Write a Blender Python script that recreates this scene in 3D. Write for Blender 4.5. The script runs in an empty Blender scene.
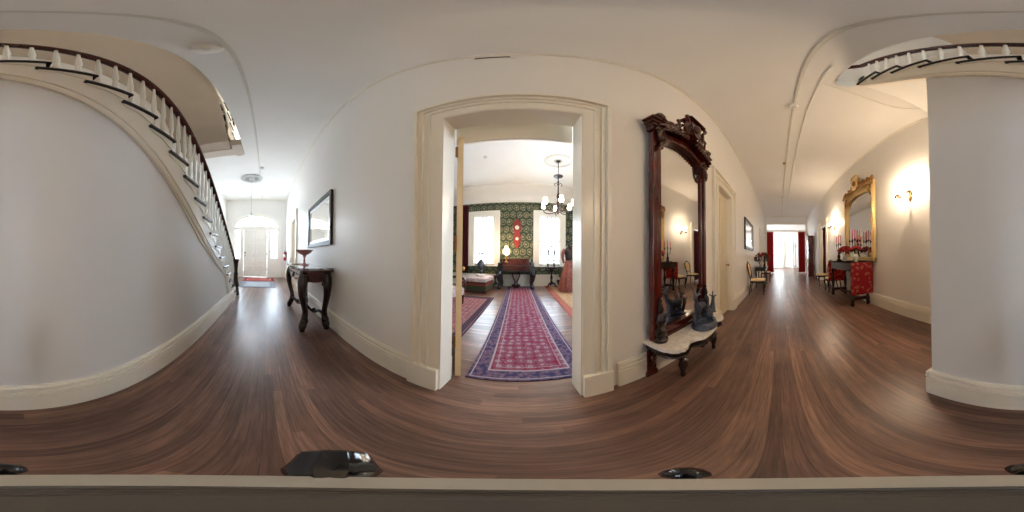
import bpy, bmesh, math, random
from mathutils import Vector, Matrix
random.seed(7)
S = bpy.context.scene
COL = S.collection
PI = math.pi
R = math.radians

# ------------------------------------------------------------------ camera
CAM_H = 1.15
def cam_matrix():
    a, b, g = R(3.65), R(.70), R(-.42)
    Z = Matrix(((math.cos(a), -math.sin(a), 0), (math.sin(a), math.cos(a), 0), (0, 0, 1)))
    X = Matrix(((1, 0, 0), (0, math.cos(b), -math.sin(b)), (0, math.sin(b), math.cos(b))))
    Y = Matrix(((math.cos(g), 0, math.sin(g)), (0, 1, 0), (-math.sin(g), 0, math.cos(g))))
    M = X @ Y @ Z
    r, f, u = M @ Vector((1, 0, 0)), M @ Vector((0, 1, 0)), M @ Vector((0, 0, 1))
    m = Matrix.Identity(4)
    for i in range(3):
        m[i][0], m[i][1], m[i][2] = r[i], u[i], -f[i]
    m[2][3] = CAM_H
    return m
cd = bpy.data.cameras.new('camera')
cd.type = 'PANO'
cd.panorama_type = 'EQUIRECTANGULAR'
cd.clip_start = .005
cam = bpy.data.objects.new('camera', cd)
COL.objects.link(cam)
cam.matrix_world = cam_matrix()
S.camera = cam

# ------------------------------------------------------------------ world, light, exposure
S.view_settings.view_transform = 'Standard'
S.view_settings.look = 'None'
S.view_settings.gamma = 1
S.view_settings.use_curve_mapping = False
S.view_settings.exposure = 2.2
S.cycles.max_bounces = 14
S.cycles.diffuse_bounces = 12
S.cycles.glossy_bounces = 5
S.cycles.transparent_max_bounces = 12
S.cycles.sample_clamp_indirect = 6
S.cycles.caustics_reflective = False
S.cycles.caustics_refractive = False
w = bpy.data.worlds.new('world'); S.world = w; w.use_nodes = True
w.node_tree.nodes['Background'].inputs[0].default_value = (.82, .92, 1, 1)
w.node_tree.nodes['Background'].inputs[1].default_value = 2.5

def area(name, loc, rot, sx, sy, power, col):
    l = bpy.data.lights.new(name, 'AREA'); l.shape = 'RECTANGLE'; l.size = sx; l.size_y = sy
    l.energy = power; l.color = col
    o = bpy.data.objects.new(name, l); o.location = loc; o.rotation_euler = rot; COL.objects.link(o)
    return o
def point(name, loc, power, col, r=.03):
    l = bpy.data.lights.new(name, 'POINT'); l.energy = power; l.color = col; l.shadow_soft_size = r
    o = bpy.data.objects.new(name, l); o.location = loc; COL.objects.link(o)
    return o
DAY = (.60, .78, 1.0)
WARM = (1.0, .76, .52)
# daylight outside the seen windows, then fill lights added behind unseen openings
area('daylight_parlor_window', (-1.58, 7.35, 2.1), (R(-90), 0, 0), 1.6, 2.9, 50, DAY)
area('daylight_parlor_window', (1.1, 7.35, 2.1), (R(-90), 0, 0), 1.6, 2.9, 50, DAY)
area('daylight_front_door', (-9.0, -.53, 1.9), (0, R(-90), 0), 3.4, 3.2, 215, DAY)
area('daylight_rear_window', (18.3, -.1, 2.0), (0, R(90), 0), 3.2, 4.4, 40, (.95, .98, 1))
area('added_fill_rear_room', (14.6, 2.75, 2.0), (R(-90), 0, 0), 2.6, 2.4, 50, (.95, .97, 1))  # added at an unseen opening to brighten the rear room
area('added_fill_parlor_side', (3.3, 3.2, 1.9), (0, R(90), 0), 2.2, 1.4, 38, DAY)  # fill light added beside the parlor, no window known there
area('added_fill_upper_hall', (-8.6, -.55, 6.2), (0, R(-90), 0), 2.4, 2.2, 75, (.95, .95, .93))  # added out of view to brighten the stair well from above

# ------------------------------------------------------------------ materials
def srgb(r, g, b):
    f = lambda c: c/12.92 if c <= .04045 else ((c+.055)/1.055)**2.4
    return (f(r/255), f(g/255), f(b/255), 1)
class NT:
    def __init__(s, name):
        s.m = bpy.data.materials.new(name); s.m.use_nodes = True
        s.t = s.m.node_tree; s.b = s.t.nodes['Principled BSDF']
    def n(s, typ, **kw):
        nd = s.t.nodes.new(typ)
        for k, v in kw.items(): setattr(nd, k, v)
        return nd
    def l(s, a, b): s.t.links.new(a, b)
    def coord(s, which='Object', scale=(1, 1, 1), loc=(0, 0, 0)):
        tc = s.n('ShaderNodeTexCoord'); mp = s.n('ShaderNodeMapping')
        mp.inputs['Scale'].default_value = scale; mp.inputs['Location'].default_value = loc
        s.l(tc.outputs[which], mp.inputs[0]); return mp.outputs[0]
    def noise(s, vec, scale, detail=3, rough=.5):
        nd = s.n('ShaderNodeTexNoise'); nd.inputs['Scale'].default_value = scale
        nd.inputs['Detail'].default_value = detail; nd.inputs['Roughness'].default_value = rough
        if vec: s.l(vec, nd.inputs['Vector'])
        return nd.outputs['Fac']
    def ramp(s, fac, stops, interp='LINEAR'):
        nd = s.n('ShaderNodeValToRGB'); nd.color_ramp.interpolation = interp
        el = nd.color_ramp.elements
        while len(el) < len(stops): el.new(.5)
        for e, (p, c) in zip(el, stops): e.position = p; e.color = c
        s.l(fac, nd.inputs[0]); return nd.outputs[0]
    def mix(s, fac, a, b, mode='MIX'):
        nd = s.n('ShaderNodeMix', data_type='RGBA', blend_type=mode)
        for i, v in ((0, fac), (6, a), (7, b)):
            if hasattr(v, 'links') or hasattr(v, 'is_output'): s.l(v, nd.inputs[i])
            else: nd.inputs[i].default_value = v
        return nd.outputs[2]
    def math(s, op, a, b=None, c=None):
        nd = s.n('ShaderNodeMath', operation=op)
        for i, v in enumerate((a, b, c)):
            if v is None: continue
            if hasattr(v, 'is_output'): s.l(v, nd.inputs[i])
            else: nd.inputs[i].default_value = v
        return nd.outputs[0]
    def sep(s, vec):
        nd = s.n('ShaderNodeSeparateXYZ'); s.l(vec, nd.inputs[0]); return nd.outputs
    def bump(s, h, strength=.2, dist=.01):
        nd = s.n('ShaderNodeBump'); nd.inputs['Strength'].default_value = strength
        nd.inputs['Distance'].default_value = dist
        s.l(h, nd.inputs['Height']); s.l(nd.outputs[0], s.b.inputs['Normal'])
    def base(s, c): s.l(c, s.b.inputs['Base Color']) if hasattr(c, 'is_output') else setattr(s.b.inputs['Base Color'], 'default_value', c)
    def set(s, rough=.5, metal=0, spec=.5, coat=0):
        s.b.inputs['Roughness'].default_value = rough; s.b.inputs['Metallic'].default_value = metal
        s.b.inputs['Specular IOR Level'].default_value = spec; s.b.inputs['Coat Weight'].default_value = coat
        s.b.inputs['Coat Roughness'].default_value = .08
def simple(name, c, rough=.5, metal=0, var=.12, scale=12, bump=.05, spec=.5, coat=0):
    t = NT(name); v = t.coord()
    n = t.noise(v, scale, 4)
    d = tuple(x*(1-var) for x in c[:3])+(1,); u = tuple(min(1, x*(1+var)) for x in c[:3])+(1,)
    t.base(t.ramp(n, [(.3, d), (.7, u)])); t.set(rough, metal, spec, coat)
    if bump: t.bump(n, bump)
    return t.m
def wood(name, c1, c2, rough=.3, scale=3, axis=(1, 8, 8), coat=.3):
    t = NT(name); v = t.coord('Object', axis)
    n = t.noise(v, scale, 6, .6)
    t.base(t.ramp(n, [(.3, c1), (.7, c2)])); t.set(rough, 0, .5, coat); t.bump(n, .06)
    return t.m
M = {}
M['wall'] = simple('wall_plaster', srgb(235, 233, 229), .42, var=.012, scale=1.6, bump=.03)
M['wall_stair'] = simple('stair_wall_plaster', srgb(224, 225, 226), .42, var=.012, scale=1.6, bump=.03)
M['trim'] = simple('trim_paint', srgb(236, 231, 218), .3, var=.02, scale=3, bump=.02)
M['white'] = simple('white_paint', srgb(240, 238, 230), .35, var=.02, scale=3, bump=.02)
M['ceiling'] = simple('ceiling_plaster', srgb(239, 238, 234), .75, var=.015, scale=2, bump=.02)
M['raceway'] = simple('raceway_paint', srgb(218, 217, 207), .6, var=.03, bump=0)
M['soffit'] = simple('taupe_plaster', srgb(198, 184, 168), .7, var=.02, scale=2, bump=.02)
M['carving'] = simple('bronzed_carving', srgb(84, 56, 40), .4, .2, var=.6, scale=60, bump=.3)
M['rosettegrey'] = simple('rosette_plaster', srgb(206, 206, 202), .7, var=.15, scale=30)
M['tan'] = simple('door_edge_paint', srgb(236, 216, 178), .45, var=.04)
M['doorpaint'] = simple('door_paint', srgb(224, 212, 186), .35, var=.02)
M['mahogany'] = wood('mahogany', srgb(48, 12, 9), srgb(88, 26, 18), .22)
M['mahv'] = wood('mahogany_upright', srgb(54, 12, 9), srgb(98, 26, 19), .2, axis=(8, 8, 1))
M['darkwood'] = wood('dark_walnut', srgb(16, 8, 8), srgb(42, 19, 16), .25)
M['black'] = simple('black_paint', srgb(20, 18, 19), .35, var=.2)
M['headgrey'] = simple('dark_grey_anodised', srgb(84, 79, 74), .5, .1, var=.05, bump=0)
M['blackgloss'] = simple('black_gloss', srgb(14, 14, 19), .12, var=.1, bump=0, coat=.5)
M['silver'] = simple('silver_leaf', srgb(190, 190, 186), .35, 1, var=.1, scale=40)
M['gold'] = simple('gold_leaf', srgb(232, 200, 140), .38, .55, var=.12, scale=30, bump=.15)
M['golddark'] = simple('antique_gilding', srgb(170, 124, 70), .45, .6, var=.5, scale=40, bump=.3)
M['brass'] = simple('brass', srgb(176, 140, 80), .3, 1, var=.15)
M['bronze'] = simple('dark_bronze', srgb(78, 84, 98), .42, .35, var=.35, scale=30, bump=.3)
M['redbronze'] = simple('copper_bronze', srgb(190, 132, 120), .4, .5, var=.2, scale=30)
M['iron'] = simple('dark_iron', srgb(52, 40, 38), .4, .6, var=.3, scale=40)
M['steel'] = simple('brushed_aluminium', srgb(196, 192, 182), .35, .6, var=.05, scale=30)
M['hinge'] = simple('brass_hinge', srgb(150, 104, 60), .35, .8)
M['cream'] = simple('cream_upholstery', srgb(234, 208, 160), .8, var=.12, scale=60, bump=.2)
M['candle'] = simple('rose_candle_wax', srgb(222, 92, 104), .45, var=.08)
M['rose'] = simple('red_petals', srgb(150, 12, 24), .6, var=.4, scale=50)
M['leaf'] = simple('green_leaves', srgb(38, 66, 34), .55, var=.4, scale=40)
M['paleleaf'] = simple('daylight_tinted_leaves', srgb(190, 214, 160), .6, var=.25, scale=20, bump=0)  # pale colour stands in for daylight on leaves that are backlit
M['paleleaf'].node_tree.nodes['Principled BSDF'].inputs['Transmission Weight'].default_value = .5
M['china'] = simple('white_china', srgb(226, 222, 214), .2, var=.03)
M['redcurtain'] = simple('crimson_velvet', srgb(150, 34, 30), .75, var=.2, scale=9, bump=.2)
M['darkred'] = simple('oxblood_drape', srgb(92, 16, 24), .8, var=.25, scale=9)
M['extred'] = simple('extinguisher_red', srgb(200, 20, 40), .3, var=.04, bump=0, coat=.4)
M['glassblue'] = simple('crystal_drop', srgb(120, 112, 104), .05, .5, var=.05, bump=0)
def mirror_mat():
    t = NT('mirror_glass'); t.base((.86, .86, .85, 1)); t.set(.015, 1)
    v = t.coord(); n = t.noise(v, 3, 2); r = t.n('ShaderNodeMapRange'); t.l(n, r.inputs[0])
    r.inputs[3].default_value = .005; r.inputs[4].default_value = .02; t.l(r.outputs[0], t.b.inputs['Roughness'])
    return t.m
M['mirror'] = mirror_mat()
def glass_mat(name, col=(1, 1, 1, 1), a=.12):
    t = NT(name); t.t.nodes.remove(t.b)
    tr = t.n('ShaderNodeBsdfTransparent'); gl = t.n('ShaderNodeBsdfGlossy'); gl.inputs['Roughness'].default_value = .03
    tr.inputs[0].default_value = col
    v = t.coord(); n = t.noise(v, 2, 1)
    mr = t.n('ShaderNodeMapRange'); t.l(n, mr.inputs[0]); mr.inputs[3].default_value = a*.6; mr.inputs[4].default_value = a*1.2
    mx = t.n('ShaderNodeMixShader'); t.l(mr.outputs[0], mx.inputs[0]); t.l(tr.outputs[0], mx.inputs[1]); t.l(gl.outputs[0], mx.inputs[2])
    t.l(mx.outputs[0], t.t.nodes['Material Output'].inputs[0]); return t.m
M['glass'] = glass_mat('window_glass')
def emit(name, c, s):
    t = NT(name); t.base(c); t.b.inputs['Emission Color'].default_value = c
    v = t.coord(); n = t.noise(v, 9, 1)
    mr = t.n('ShaderNodeMapRange'); t.l(n, mr.inputs[0]); mr.inputs[3].default_value = s*.9; mr.inputs[4].default_value = s*1.1
    t.l(mr.outputs[0], t.b.inputs['Emission Strength']); return t.m
M['bulb'] = emit('lit_bulb', (1, .88, .68, 1), 9)
M['shade'] = emit('lit_glass_shade', (1, .74, .38, 1), 5)
M['shade_white'] = emit('lit_frosted_shade', (1, .86, .66, 1), 6)

def floor_mat():
    t = NT('floor_boards'); v = t.coord('Object')
    x, y, z = t.sep(v)
    row = t.math('FLOOR', t.math('DIVIDE', y, .055))
    rn = t.n('ShaderNodeTexWhiteNoise', noise_dimensions='1D'); t.l(row, rn.inputs['W'])
    xs = t.math('ADD', x, t.math('MULTIPLY', rn.outputs[0], 7))
    cell = t.math('FLOOR', t.math('DIVIDE', xs, 2.8))
    cw = t.n('ShaderNodeTexWhiteNoise', noise_dimensions='2D')
    cb = t.n('ShaderNodeCombineXYZ'); t.l(row, cb.inputs[0]); t.l(cell, cb.inputs[1]); t.l(cb.outputs[0], cw.inputs['Vector'])
    g = t.coord('Object', (1.6, 34, 1)); grain = t.noise(g, 2.0, 7, .72)
    wear = t.noise(t.coord('Object', (.5, 1.3, 1)), 1.6, 4, .6)
    c = t.ramp(cw.outputs[0], [(0, srgb(94, 69, 59)), (.45, srgb(112, 84, 72)), (.8, srgb(123, 92, 78)), (1, srgb(136, 104, 88))])
    c2 = t.ramp(grain, [(.34, (.5, .48, .48, 1)), (.5, (1, 1, 1, 1)), (.66, (1.6, 1.56, 1.52, 1))])
    c = t.mix(.85, c, c2, 'MULTIPLY')
    c3 = t.ramp(wear, [(.35, (.72, .72, .72, 1)), (.7, (1.35, 1.32, 1.3, 1))])
    c = t.mix(1, c, c3, 'MULTIPLY')
    fr = t.math('FRACT', t.math('DIVIDE', y, .055))
    gap = t.math('LESS_THAN', t.math('MINIMUM', fr, t.math('SUBTRACT', 1, fr)), .018)
    c = t.mix(t.math('MULTIPLY', gap, .6), c, (.012, .008, .006, 1))
    t.base(c)
    rr = t.n('ShaderNodeMapRange'); t.l(grain, rr.inputs[0]); rr.inputs[3].default_value = .24; rr.inputs[4].default_value = .44
    t.l(rr.outputs[0], t.b.inputs['Roughness']); t.b.inputs['Specular IOR Level'].default_value = .55
    t.bump(t.math('SUBTRACT', grain, gap), .12, .004)
    return t.m
M['floor'] = floor_mat()

def wallpaper():
    t = NT('green_floral_wallpaper'); v = t.coord('Object')
    x, y, z = t.sep(v)
    # offset repeat of round medallions
    P, Q = .27, .31
    row = t.math('FLOOR', t.math('DIVIDE', z, Q))
    xo = t.math('ADD', t.math('ADD', x, y), t.math('MULTIPLY', t.math('MODULO', row, 2), P/2))
    fx = t.math('SUBTRACT', t.math('FRACT', t.math('DIVIDE', xo, P)), .5)
    fz = t.math('SUBTRACT', t.math('FRACT', t.math('DIVIDE', z, Q)), .5)
    r = t.math('SQRT', t.math('ADD', t.math('MULTIPLY', fx, fx), t.math('MULTIPLY', fz, fz)))
    nz = t.noise(v, 16, 4, .6)
    r = t.math('ADD', r, t.math('MULTIPLY', t.math('SUBTRACT', nz, .5), .55))
    c = t.ramp(r, [(0, srgb(120, 44, 52)), (.07, srgb(196, 180, 150)), (.16, srgb(38, 58, 46)), (.30, srgb(44, 66, 52)), (.37, srgb(176, 166, 138)), (.42, srgb(34, 54, 42)), (.6, srgb(30, 48, 40))])
    n2 = t.noise(v, 40, 2)
    c = t.mix(t.ramp(n2, [(.52, (0, 0, 0, 1)), (.6, (.8, .8, .8, 1))]), c, srgb(96, 112, 78))
    t.base(c); t.set(.7); return t.m
M['paper'] = wallpaper()

def rug(name, W, L, field, motif, border, line, cell=.09):
    """object coords centred on the rug; W along x, L along y"""
    t = NT(name); v = t.coord('Object'); x, y, z = t.sep(v)
    dx = t.math('SUBTRACT', W/2, t.math('ABSOLUTE', x)); dy = t.math('SUBTRACT', L/2, t.math('ABSOLUTE', y))
    d = t.math('MINIMUM', dx, dy)
    vo = t.n('ShaderNodeTexVoronoi'); vo.inputs['Scale'].default_value = 1/cell; t.l(v, vo.inputs['Vector']); vo.inputs['Randomness'].default_value = .35
    vo2 = t.n('ShaderNodeTexVoronoi'); vo2.inputs['Scale'].default_value = 2.4/cell; t.l(v, vo2.inputs['Vector'])
    f = t.ramp(vo.outputs['Distance'], [(0, motif[0]), (.16, motif[1]), (.3, field), (.5, field), (.62, motif[2])])
    f = t.mix(t.ramp(vo2.outputs['Distance'], [(.1, (.7, .7, .7, 1)), (.3, (0, 0, 0, 1))]), f, motif[1])
    bd = t.ramp(vo2.outputs['Distance'], [(0, line), (.2, border), (.5, border), (.7, motif[0])])
    sel = t.ramp(d, [(0, (1, 1, 1, 1)), (.158, (0, 0, 0, 1))], 'CONSTANT')
    c = t.mix(sel, f, bd)
    l1 = t.ramp(d, [(0, (0, 0, 0, 1)), (.022, (1, 1, 1, 1)), (.034, (0, 0, 0, 1)), (.146, (1, 1, 1, 1)), (.166, (0, 0, 0, 1)), (.21, (.6, .6, .6, 1)), (.222, (0, 0, 0, 1))], 'CONSTANT')
    c = t.mix(l1, c, line)
    n = t.noise(v, 160, 2); c = t.mix(.35, c, t.ramp(n, [(.3, (.5, .5, .5, 1)), (.7, (1.4, 1.4, 1.4, 1))]), 'MULTIPLY')
    t.base(c); t.set(.95, spec=.1); t.bump(n, .4); return t.m
def damask(name, ground, figure, scale=9):
    t = NT(name); v = t.coord('Object')
    vo = t.n('ShaderNodeTexVoronoi'); vo.inputs['Scale'].default_value = scale; t.l(v, vo.inputs['Vector'])
    wv = t.noise(v, scale*1.7, 3)
    s = t.math('ADD', vo.outputs['Distance'], wv)
    t.base(t.ramp(s, [(.57, figure), (.60, ground), (.73, ground), (.76, figure), (.82, figure), (.85, ground)])); t.set(.75); t.bump(wv, .1)
    return t.m
M['redcloth'] = damask('red_damask', srgb(166, 20, 34), srgb(214, 140, 108), 11)
M['chintz'] = damask('floral_chintz', srgb(196, 180, 176), srgb(120, 60, 90), 14)
M['gownm'] = damask('russet_brocade', srgb(132, 72, 64), srgb(164, 112, 96), 16)
def marble(name, c1, c2):
    t = NT(name); v = t.coord(); n = t.noise(v, 5, 8, .7)
    t.base(t.ramp(n, [(.42, c1), (.5, c2), (.56, c1)])); t.set(.12, coat=.3); return t.m
M['marble'] = marble('white_marble', srgb(246, 240, 230), srgb(226, 214, 204))
M['marbleg'] = marble('grey_marble', srgb(176, 172, 180), srgb(90, 84, 92))
def stripes(name, cols, h0, h1):
    t = NT(name); v = t.coord(); x, y, z = t.sep(v)
    mr = t.n('ShaderNodeMapRange'); t.l(z, mr.inputs[0]); mr.inputs[1].default_value = h0; mr.inputs[2].default_value = h1
    t.base(t.ramp(mr.outputs[0], [(i/len(cols), c) for i, c in enumerate(cols)], 'CONSTANT')); t.set(.85)
    t.bump(t.noise(v, 80, 2), .3); return t.m
M['ottoside'] = stripes('striped_needlework', [srgb(70, 34, 26), srgb(52, 64, 40), srgb(52, 64, 40), srgb(120, 50, 34), srgb(60, 30, 30)], 0, .4)

# ------------------------------------------------------------------ mesh helpers
class MB:
    def __init__(s): s.bm = bmesh.new()
    def box(s, x0, x1, y0, y1, z0, z1, bev=0):
        t = bmesh.new(); bmesh.ops.create_cube(t, size=1)
        for v in t.verts:
            v.co = Vector(((x0+x1)/2+v.co.x*(x1-x0), (y0+y1)/2+v.co.y*(y1-y0), (z0+z1)/2+v.co.z*(z1-z0)))
        if bev: bmesh.ops.bevel(t, geom=t.edges[:], offset=bev, segments=2, affect='EDGES', profile=.5)
        s.add(t); return s
    def add(s, t, mat=None):
        if mat is not None: bmesh.ops.transform(t, matrix=mat, verts=t.verts)
        me = bpy.data.meshes.new('tmp'); t.to_mesh(me); t.free(); s.bm.from_mesh(me); bpy.data.meshes.remove(me)
    def prism(s, pts, a, b, axis='z', bev=0):
        """extrude a 2-d outline; axis z: pts=(x,y); axis y: pts=(x,z); axis x: pts=(y,z)"""
        t = bmesh.new()
        def mk(p, h): return {'z': (p[0], p[1], h), 'y': (p[0], h, p[1]), 'x': (h, p[0], p[1])}[axis]
        lo = [t.verts.new(mk(p, a)) for p in pts]; hi = [t.verts.new(mk(p, b)) for p in pts]
        f0 = t.faces.new(lo); f1 = t.faces.new(hi)
        n = len(pts)
        for i in range(n): t.faces.new((lo[i], lo[(i+1) % n], hi[(i+1) % n], hi[i]))
        if bev:
            bmesh.ops.bevel(t, geom=[e for e in t.edges if e.link_faces[0] in (f0, f1) or e.link_faces[-1] in (f0, f1)], offset=bev, segments=2, affect='EDGES')
        bmesh.ops.triangulate(t, faces=[f for f in t.faces if len(f.verts) > 4])
        bmesh.ops.recalc_face_normals(t, faces=t.faces); s.add(t); return s
    def lathe(s, prof, cx=0, cy=0, seg=16, sx=1, sy=1, mat=None, caps=True):
        """prof: list of (r, z)"""
        t = bmesh.new(); rings = []
        for r, z in prof:
            if r < 1e-5: rings.append([t.verts.new((cx, cy, z))])
            else: rings.append([t.verts.new((cx+r*sx*math.cos(2*PI*k/seg), cy+r*sy*math.sin(2*PI*k/seg), z)) for k in range(seg)])
        for a, b in zip(rings, rings[1:]):
            for k in range(seg):
                if len(a) == 1 and len(b) == 1: continue
                if len(a) == 1: t.faces.new((a[0], b[k], b[(k+1) % seg]))
                elif len(b) == 1: t.faces.new((a[k], a[(k+1) % seg], b[0]))
                else: t.faces.new((a[k], a[(k+1) % seg], b[(k+1) % seg], b[k]))
        if caps and len(rings[0]) > 1: t.faces.new(rings[0])
        if caps and len(rings[-1]) > 1: t.faces.new(rings[-1])
        bmesh.ops.recalc_face_normals(t, faces=t.faces); s.add(t, mat); return s
    def tube(s, pts, rad, seg=8, flat=1.0):
        """swept tube, rad a number or list"""
        pts = [Vector(p) for p in pts]; n = len(pts)
        if not hasattr(rad, '__len__'): rad = [rad]*n
        t = bmesh.new(); rings = []; up = Vector((0, 0, 1))
        d0 = (pts[1]-pts[0]).normalized()
        if abs(d0.dot(up)) > .95: up = Vector((1, 0, 0))
        u = d0.cross(up).normalized()
        for i, p in enumerate(pts):
            d = (pts[min(i+1, n-1)]-pts[max(i-1, 0)]).normalized()
            u = (u-d*u.dot(d)).normalized(); v = d.cross(u)
            rings.append([t.verts.new(p+(u*math.cos(2*PI*k/seg)+v*math.sin(2*PI*k/seg)*flat)*rad[i]) for k in range(seg)])
        for a, b in zip(rings, rings[1:]):
            for k in range(seg): t.faces.new((a[k], a[(k+1) % seg], b[(k+1) % seg], b[k]))
        t.faces.new(rings[0]); t.faces.new(rings[-1])
        bmesh.ops.recalc_face_normals(t, faces=t.faces); s.add(t); return s
    def ball(s, c, r, sx=1, sy=1, sz=1, sub=2, jit=0):
        t = bmesh.new(); bmesh.ops.create_icosphere(t, subdivisions=sub, radius=r)
        for v in t.verts:
            k = 1+random.uniform(-jit, jit)
            v.co = Vector((c[0]+v.co.x*sx*k, c[1]+v.co.y*sy*k, c[2]+v.co.z*sz*k))
        s.add(t); return s
    def build(s, name, mat, parent=None, smooth=False, angle=None):
        me = bpy.data.meshes.new(name); s.bm.to_mesh(me); s.bm.free()
        me.materials.append(M[mat] if isinstance(mat, str) else mat)
        o = bpy.data.objects.new(name, me); COL.objects.link(o)
        if parent: o.parent = parent
        if smooth:
            me.shade_smooth()
            try: me.set_sharp_from_angle(angle=R(40))
            except Exception: pass
        return o
def cat(pts, n=6):
    """Catmull-Rom resample of points (any tuple length)"""
    P = [tuple(p) for p in pts]; P = [P[0]]+P+[P[-1]]; out = []
    for i in range(1, len(P)-2):
        for k in range(n):
            t = k/n; a, b, c, d = P[i-1], P[i], P[i+1], P[i+2]
            out.append(tuple(.5*((2*b[j])+(-a[j]+c[j])*t+(2*a[j]-5*b[j]+4*c[j]-d[j])*t*t+(-a[j]+3*b[j]-3*c[j]+d[j])*t**3) for j in range(len(b))))
    out.append(P[-1]); return out
def swept(mb, spec, n=5, seg=8):
    """spec rows: x,y,z,r"""
    q = cat(spec, n); mb.tube([p[:3] for p in q], [max(p[3], .001) for p in q], seg); return mb
def tag(o, label, catg, group=None, kind=None):
    o['label'] = label; o['category'] = catg
    if group: o['group'] = group
    if kind: o['kind'] = kind
    return o
def thing(name, label, catg, loc=(0, 0, 0), rz=0, group=None):
    o = bpy.data.objects.new(name, None); o.empty_display_size = .1; COL.objects.link(o)
    o.location = loc; o.rotation_euler = (0, 0, rz); return tag(o, label, catg, group)
def struct(o): o['kind'] = 'structure'; return o
def kids(o): return [c for c in bpy.data.objects if c.parent == o]
def dup(root, loc, rz, label, scale=None):
    r = root.copy(); COL.objects.link(r); r.location = loc; r.rotation_euler = (0, 0, rz); r['label'] = label
    if scale: r.scale = scale
    for ch in kids(root):
        c = ch.copy(); COL.objects.link(c); c.parent = r
        for g in kids(ch):
            d = g.copy(); COL.objects.link(d); d.parent = c
    return r

YA, YC, ZC, TA = .98, -2.08, 4.07, .15
XF, XR = -8.3, 11.5
# ------------------------------------------------------------------ room shell
m = MB(); m.box(-9.6, 18.6, -4.2, 8.4, -.12, 0)
struct(m.build('floor', 'floor'))
SX0, SX1, SY1 = -4.1, 1.42, -.57          # stair well opening in the hall ceiling
UZ = 4.245                                 # upper floor level
m = MB()
m.box(XF, SX0, YC, YA, ZC, UZ)             # hall, front end
m.box(SX0, SX1+.13, SY1, YA, ZC, UZ)       # beside the well
m.box(SX1, 17.6, YC, -.82, ZC, UZ); m.box(SX1+.13, 17.6, -.82, YA, ZC, UZ)
for sg in (-1, 1):                         # hollow rounded end of the well
    aa = [PI/2*k/8 for k in range(9)]
    m.prism([(SX1+.13, -.695+sg*.125)]+[(SX1+.005+.125*math.cos(a), -.695+sg*.125*math.sin(a)) for a in aa], ZC, UZ, 'z')
m.box(XR+.2, 17.6, YA, 2.6, ZC, UZ); m.box(XR+.2, 17.6, -3.6, YC, ZC, UZ)
m.box(-3.4, 2.9, YA+.001, 6.6, ZC, UZ)
m.box(XF, XR, YC, 2.6, 8.0, 8.15)
struct(m.build('ceiling', 'ceiling'))

def wall_with_holes(name, axis, a, b, u0, u1, z0, z1, holes, mat):
    """axis 'y': wall occupies y in (a,b), runs along x; holes = (u0,u1,z0,z1)"""
    m = MB(); us = sorted({u0, u1} | {h[0] for h in holes} | {h[1] for h in holes})
    for p, q in zip(us, us[1:]):
        hs = sorted([(h[2], h[3]) for h in holes if h[0] <= p+1e-6 and h[1] >= q-1e-6]); z = z0
        segs = []
        for h0, h1 in hs:
            if h0 > z+1e-6: segs.append((z, h0))
            z = h1
        if z < z1-1e-6: segs.append((z, z1))
        for s0, s1 in segs:
            if axis == 'y': m.box(p, q, a, b, s0, s1)
            else: m.box(a, b, p, q, s0, s1)
    bmesh.ops.remove_doubles(m.bm, verts=m.bm.verts, dist=1e-4)
    return struct(m.build(name, mat))
DA = (-.53, .375, 0, 2.41); DB = (2.53, 3.30, 0, 2.47); DL = (-6.25, -5.36, 0, 2.45); DR = (8.6, 9.5, 0, 2.45)
wall_with_holes('wall_parlor_side', 'y', YA, YA+TA, XF-.2, XR+.2, 0, ZC, [DA, DB, DL, DR], 'wall')
DC = (6.85, 7.75, 0, 2.6)
wall_with_holes('wall_dining_side', 'y', YC-.2, YC, XF-.2, XR+.2, 0, 8.0, [DC], 'wall')
FAN0, FAN1 = -1.62, .56
fan_c, fan_r = (FAN0+FAN1)/2, (FAN1-FAN0)/2
# front wall with the fanlight arch cut out
m = MB(); arch = [(fan_c+fan_r*math.cos(t), 2.58+.52*math.sin(t)) for t in [PI*k/24 for k in range(25)]]
m.box(XF-.2, XF, YC, -1.66, 0, ZC); m.box(XF-.2, XF, .60, YA, 0, ZC)
m.box(XF-.2, XF, -1.66, .60, 3.14, ZC)
top = [(y, z) for y, z in arch]
for (y0, z0), (y1, z1) in zip(top, top[1:]):
    m.prism([(y0, z0), (y0, 3.14), (y1, 3.14), (y1, z1)], XF-.2, XF, 'x')
m.box(XF-.2, XF, .56, .60, 2.5, 3.14); m.box(XF-.2, XF, -1.66, -1.62, 2.5, 3.14)
struct(m.build('wall_front', 'wall'))
FO = (-1.96, .82)
wall_with_holes('wall_far', 'x', XR, XR+.2, YC-1.5, 2.6, 0, ZC, [(FO[0], FO[1], 0, 3.49)], 'wall')
# rear room
RW = (-.52, .36, 1.05, 3.1); RD = (-1.5, -.62, 0, 3.0)
wall_with_holes('wall_rear', 'x', 17.5, 17.7, -3.6, 2.6, 0, ZC, [RW, RD], 'wall')
m = MB(); m.box(XR+.2, 13.3, 2.4, 2.6, 0, ZC); m.box(15.9, 17.5, 2.4, 2.6, 0, ZC); m.box(13.3, 15.9, 2.4, 2.6, 0, .8); m.box(13.3, 15.9, 2.4, 2.6, 3.2, ZC)
struct(m.build('wall_rear_left', 'wall'))
m = MB(); m.box(XR+.2, 17.5, -3.8, -3.6, 0, ZC); struct(m.build('wall_rear_right', 'wall'))
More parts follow.
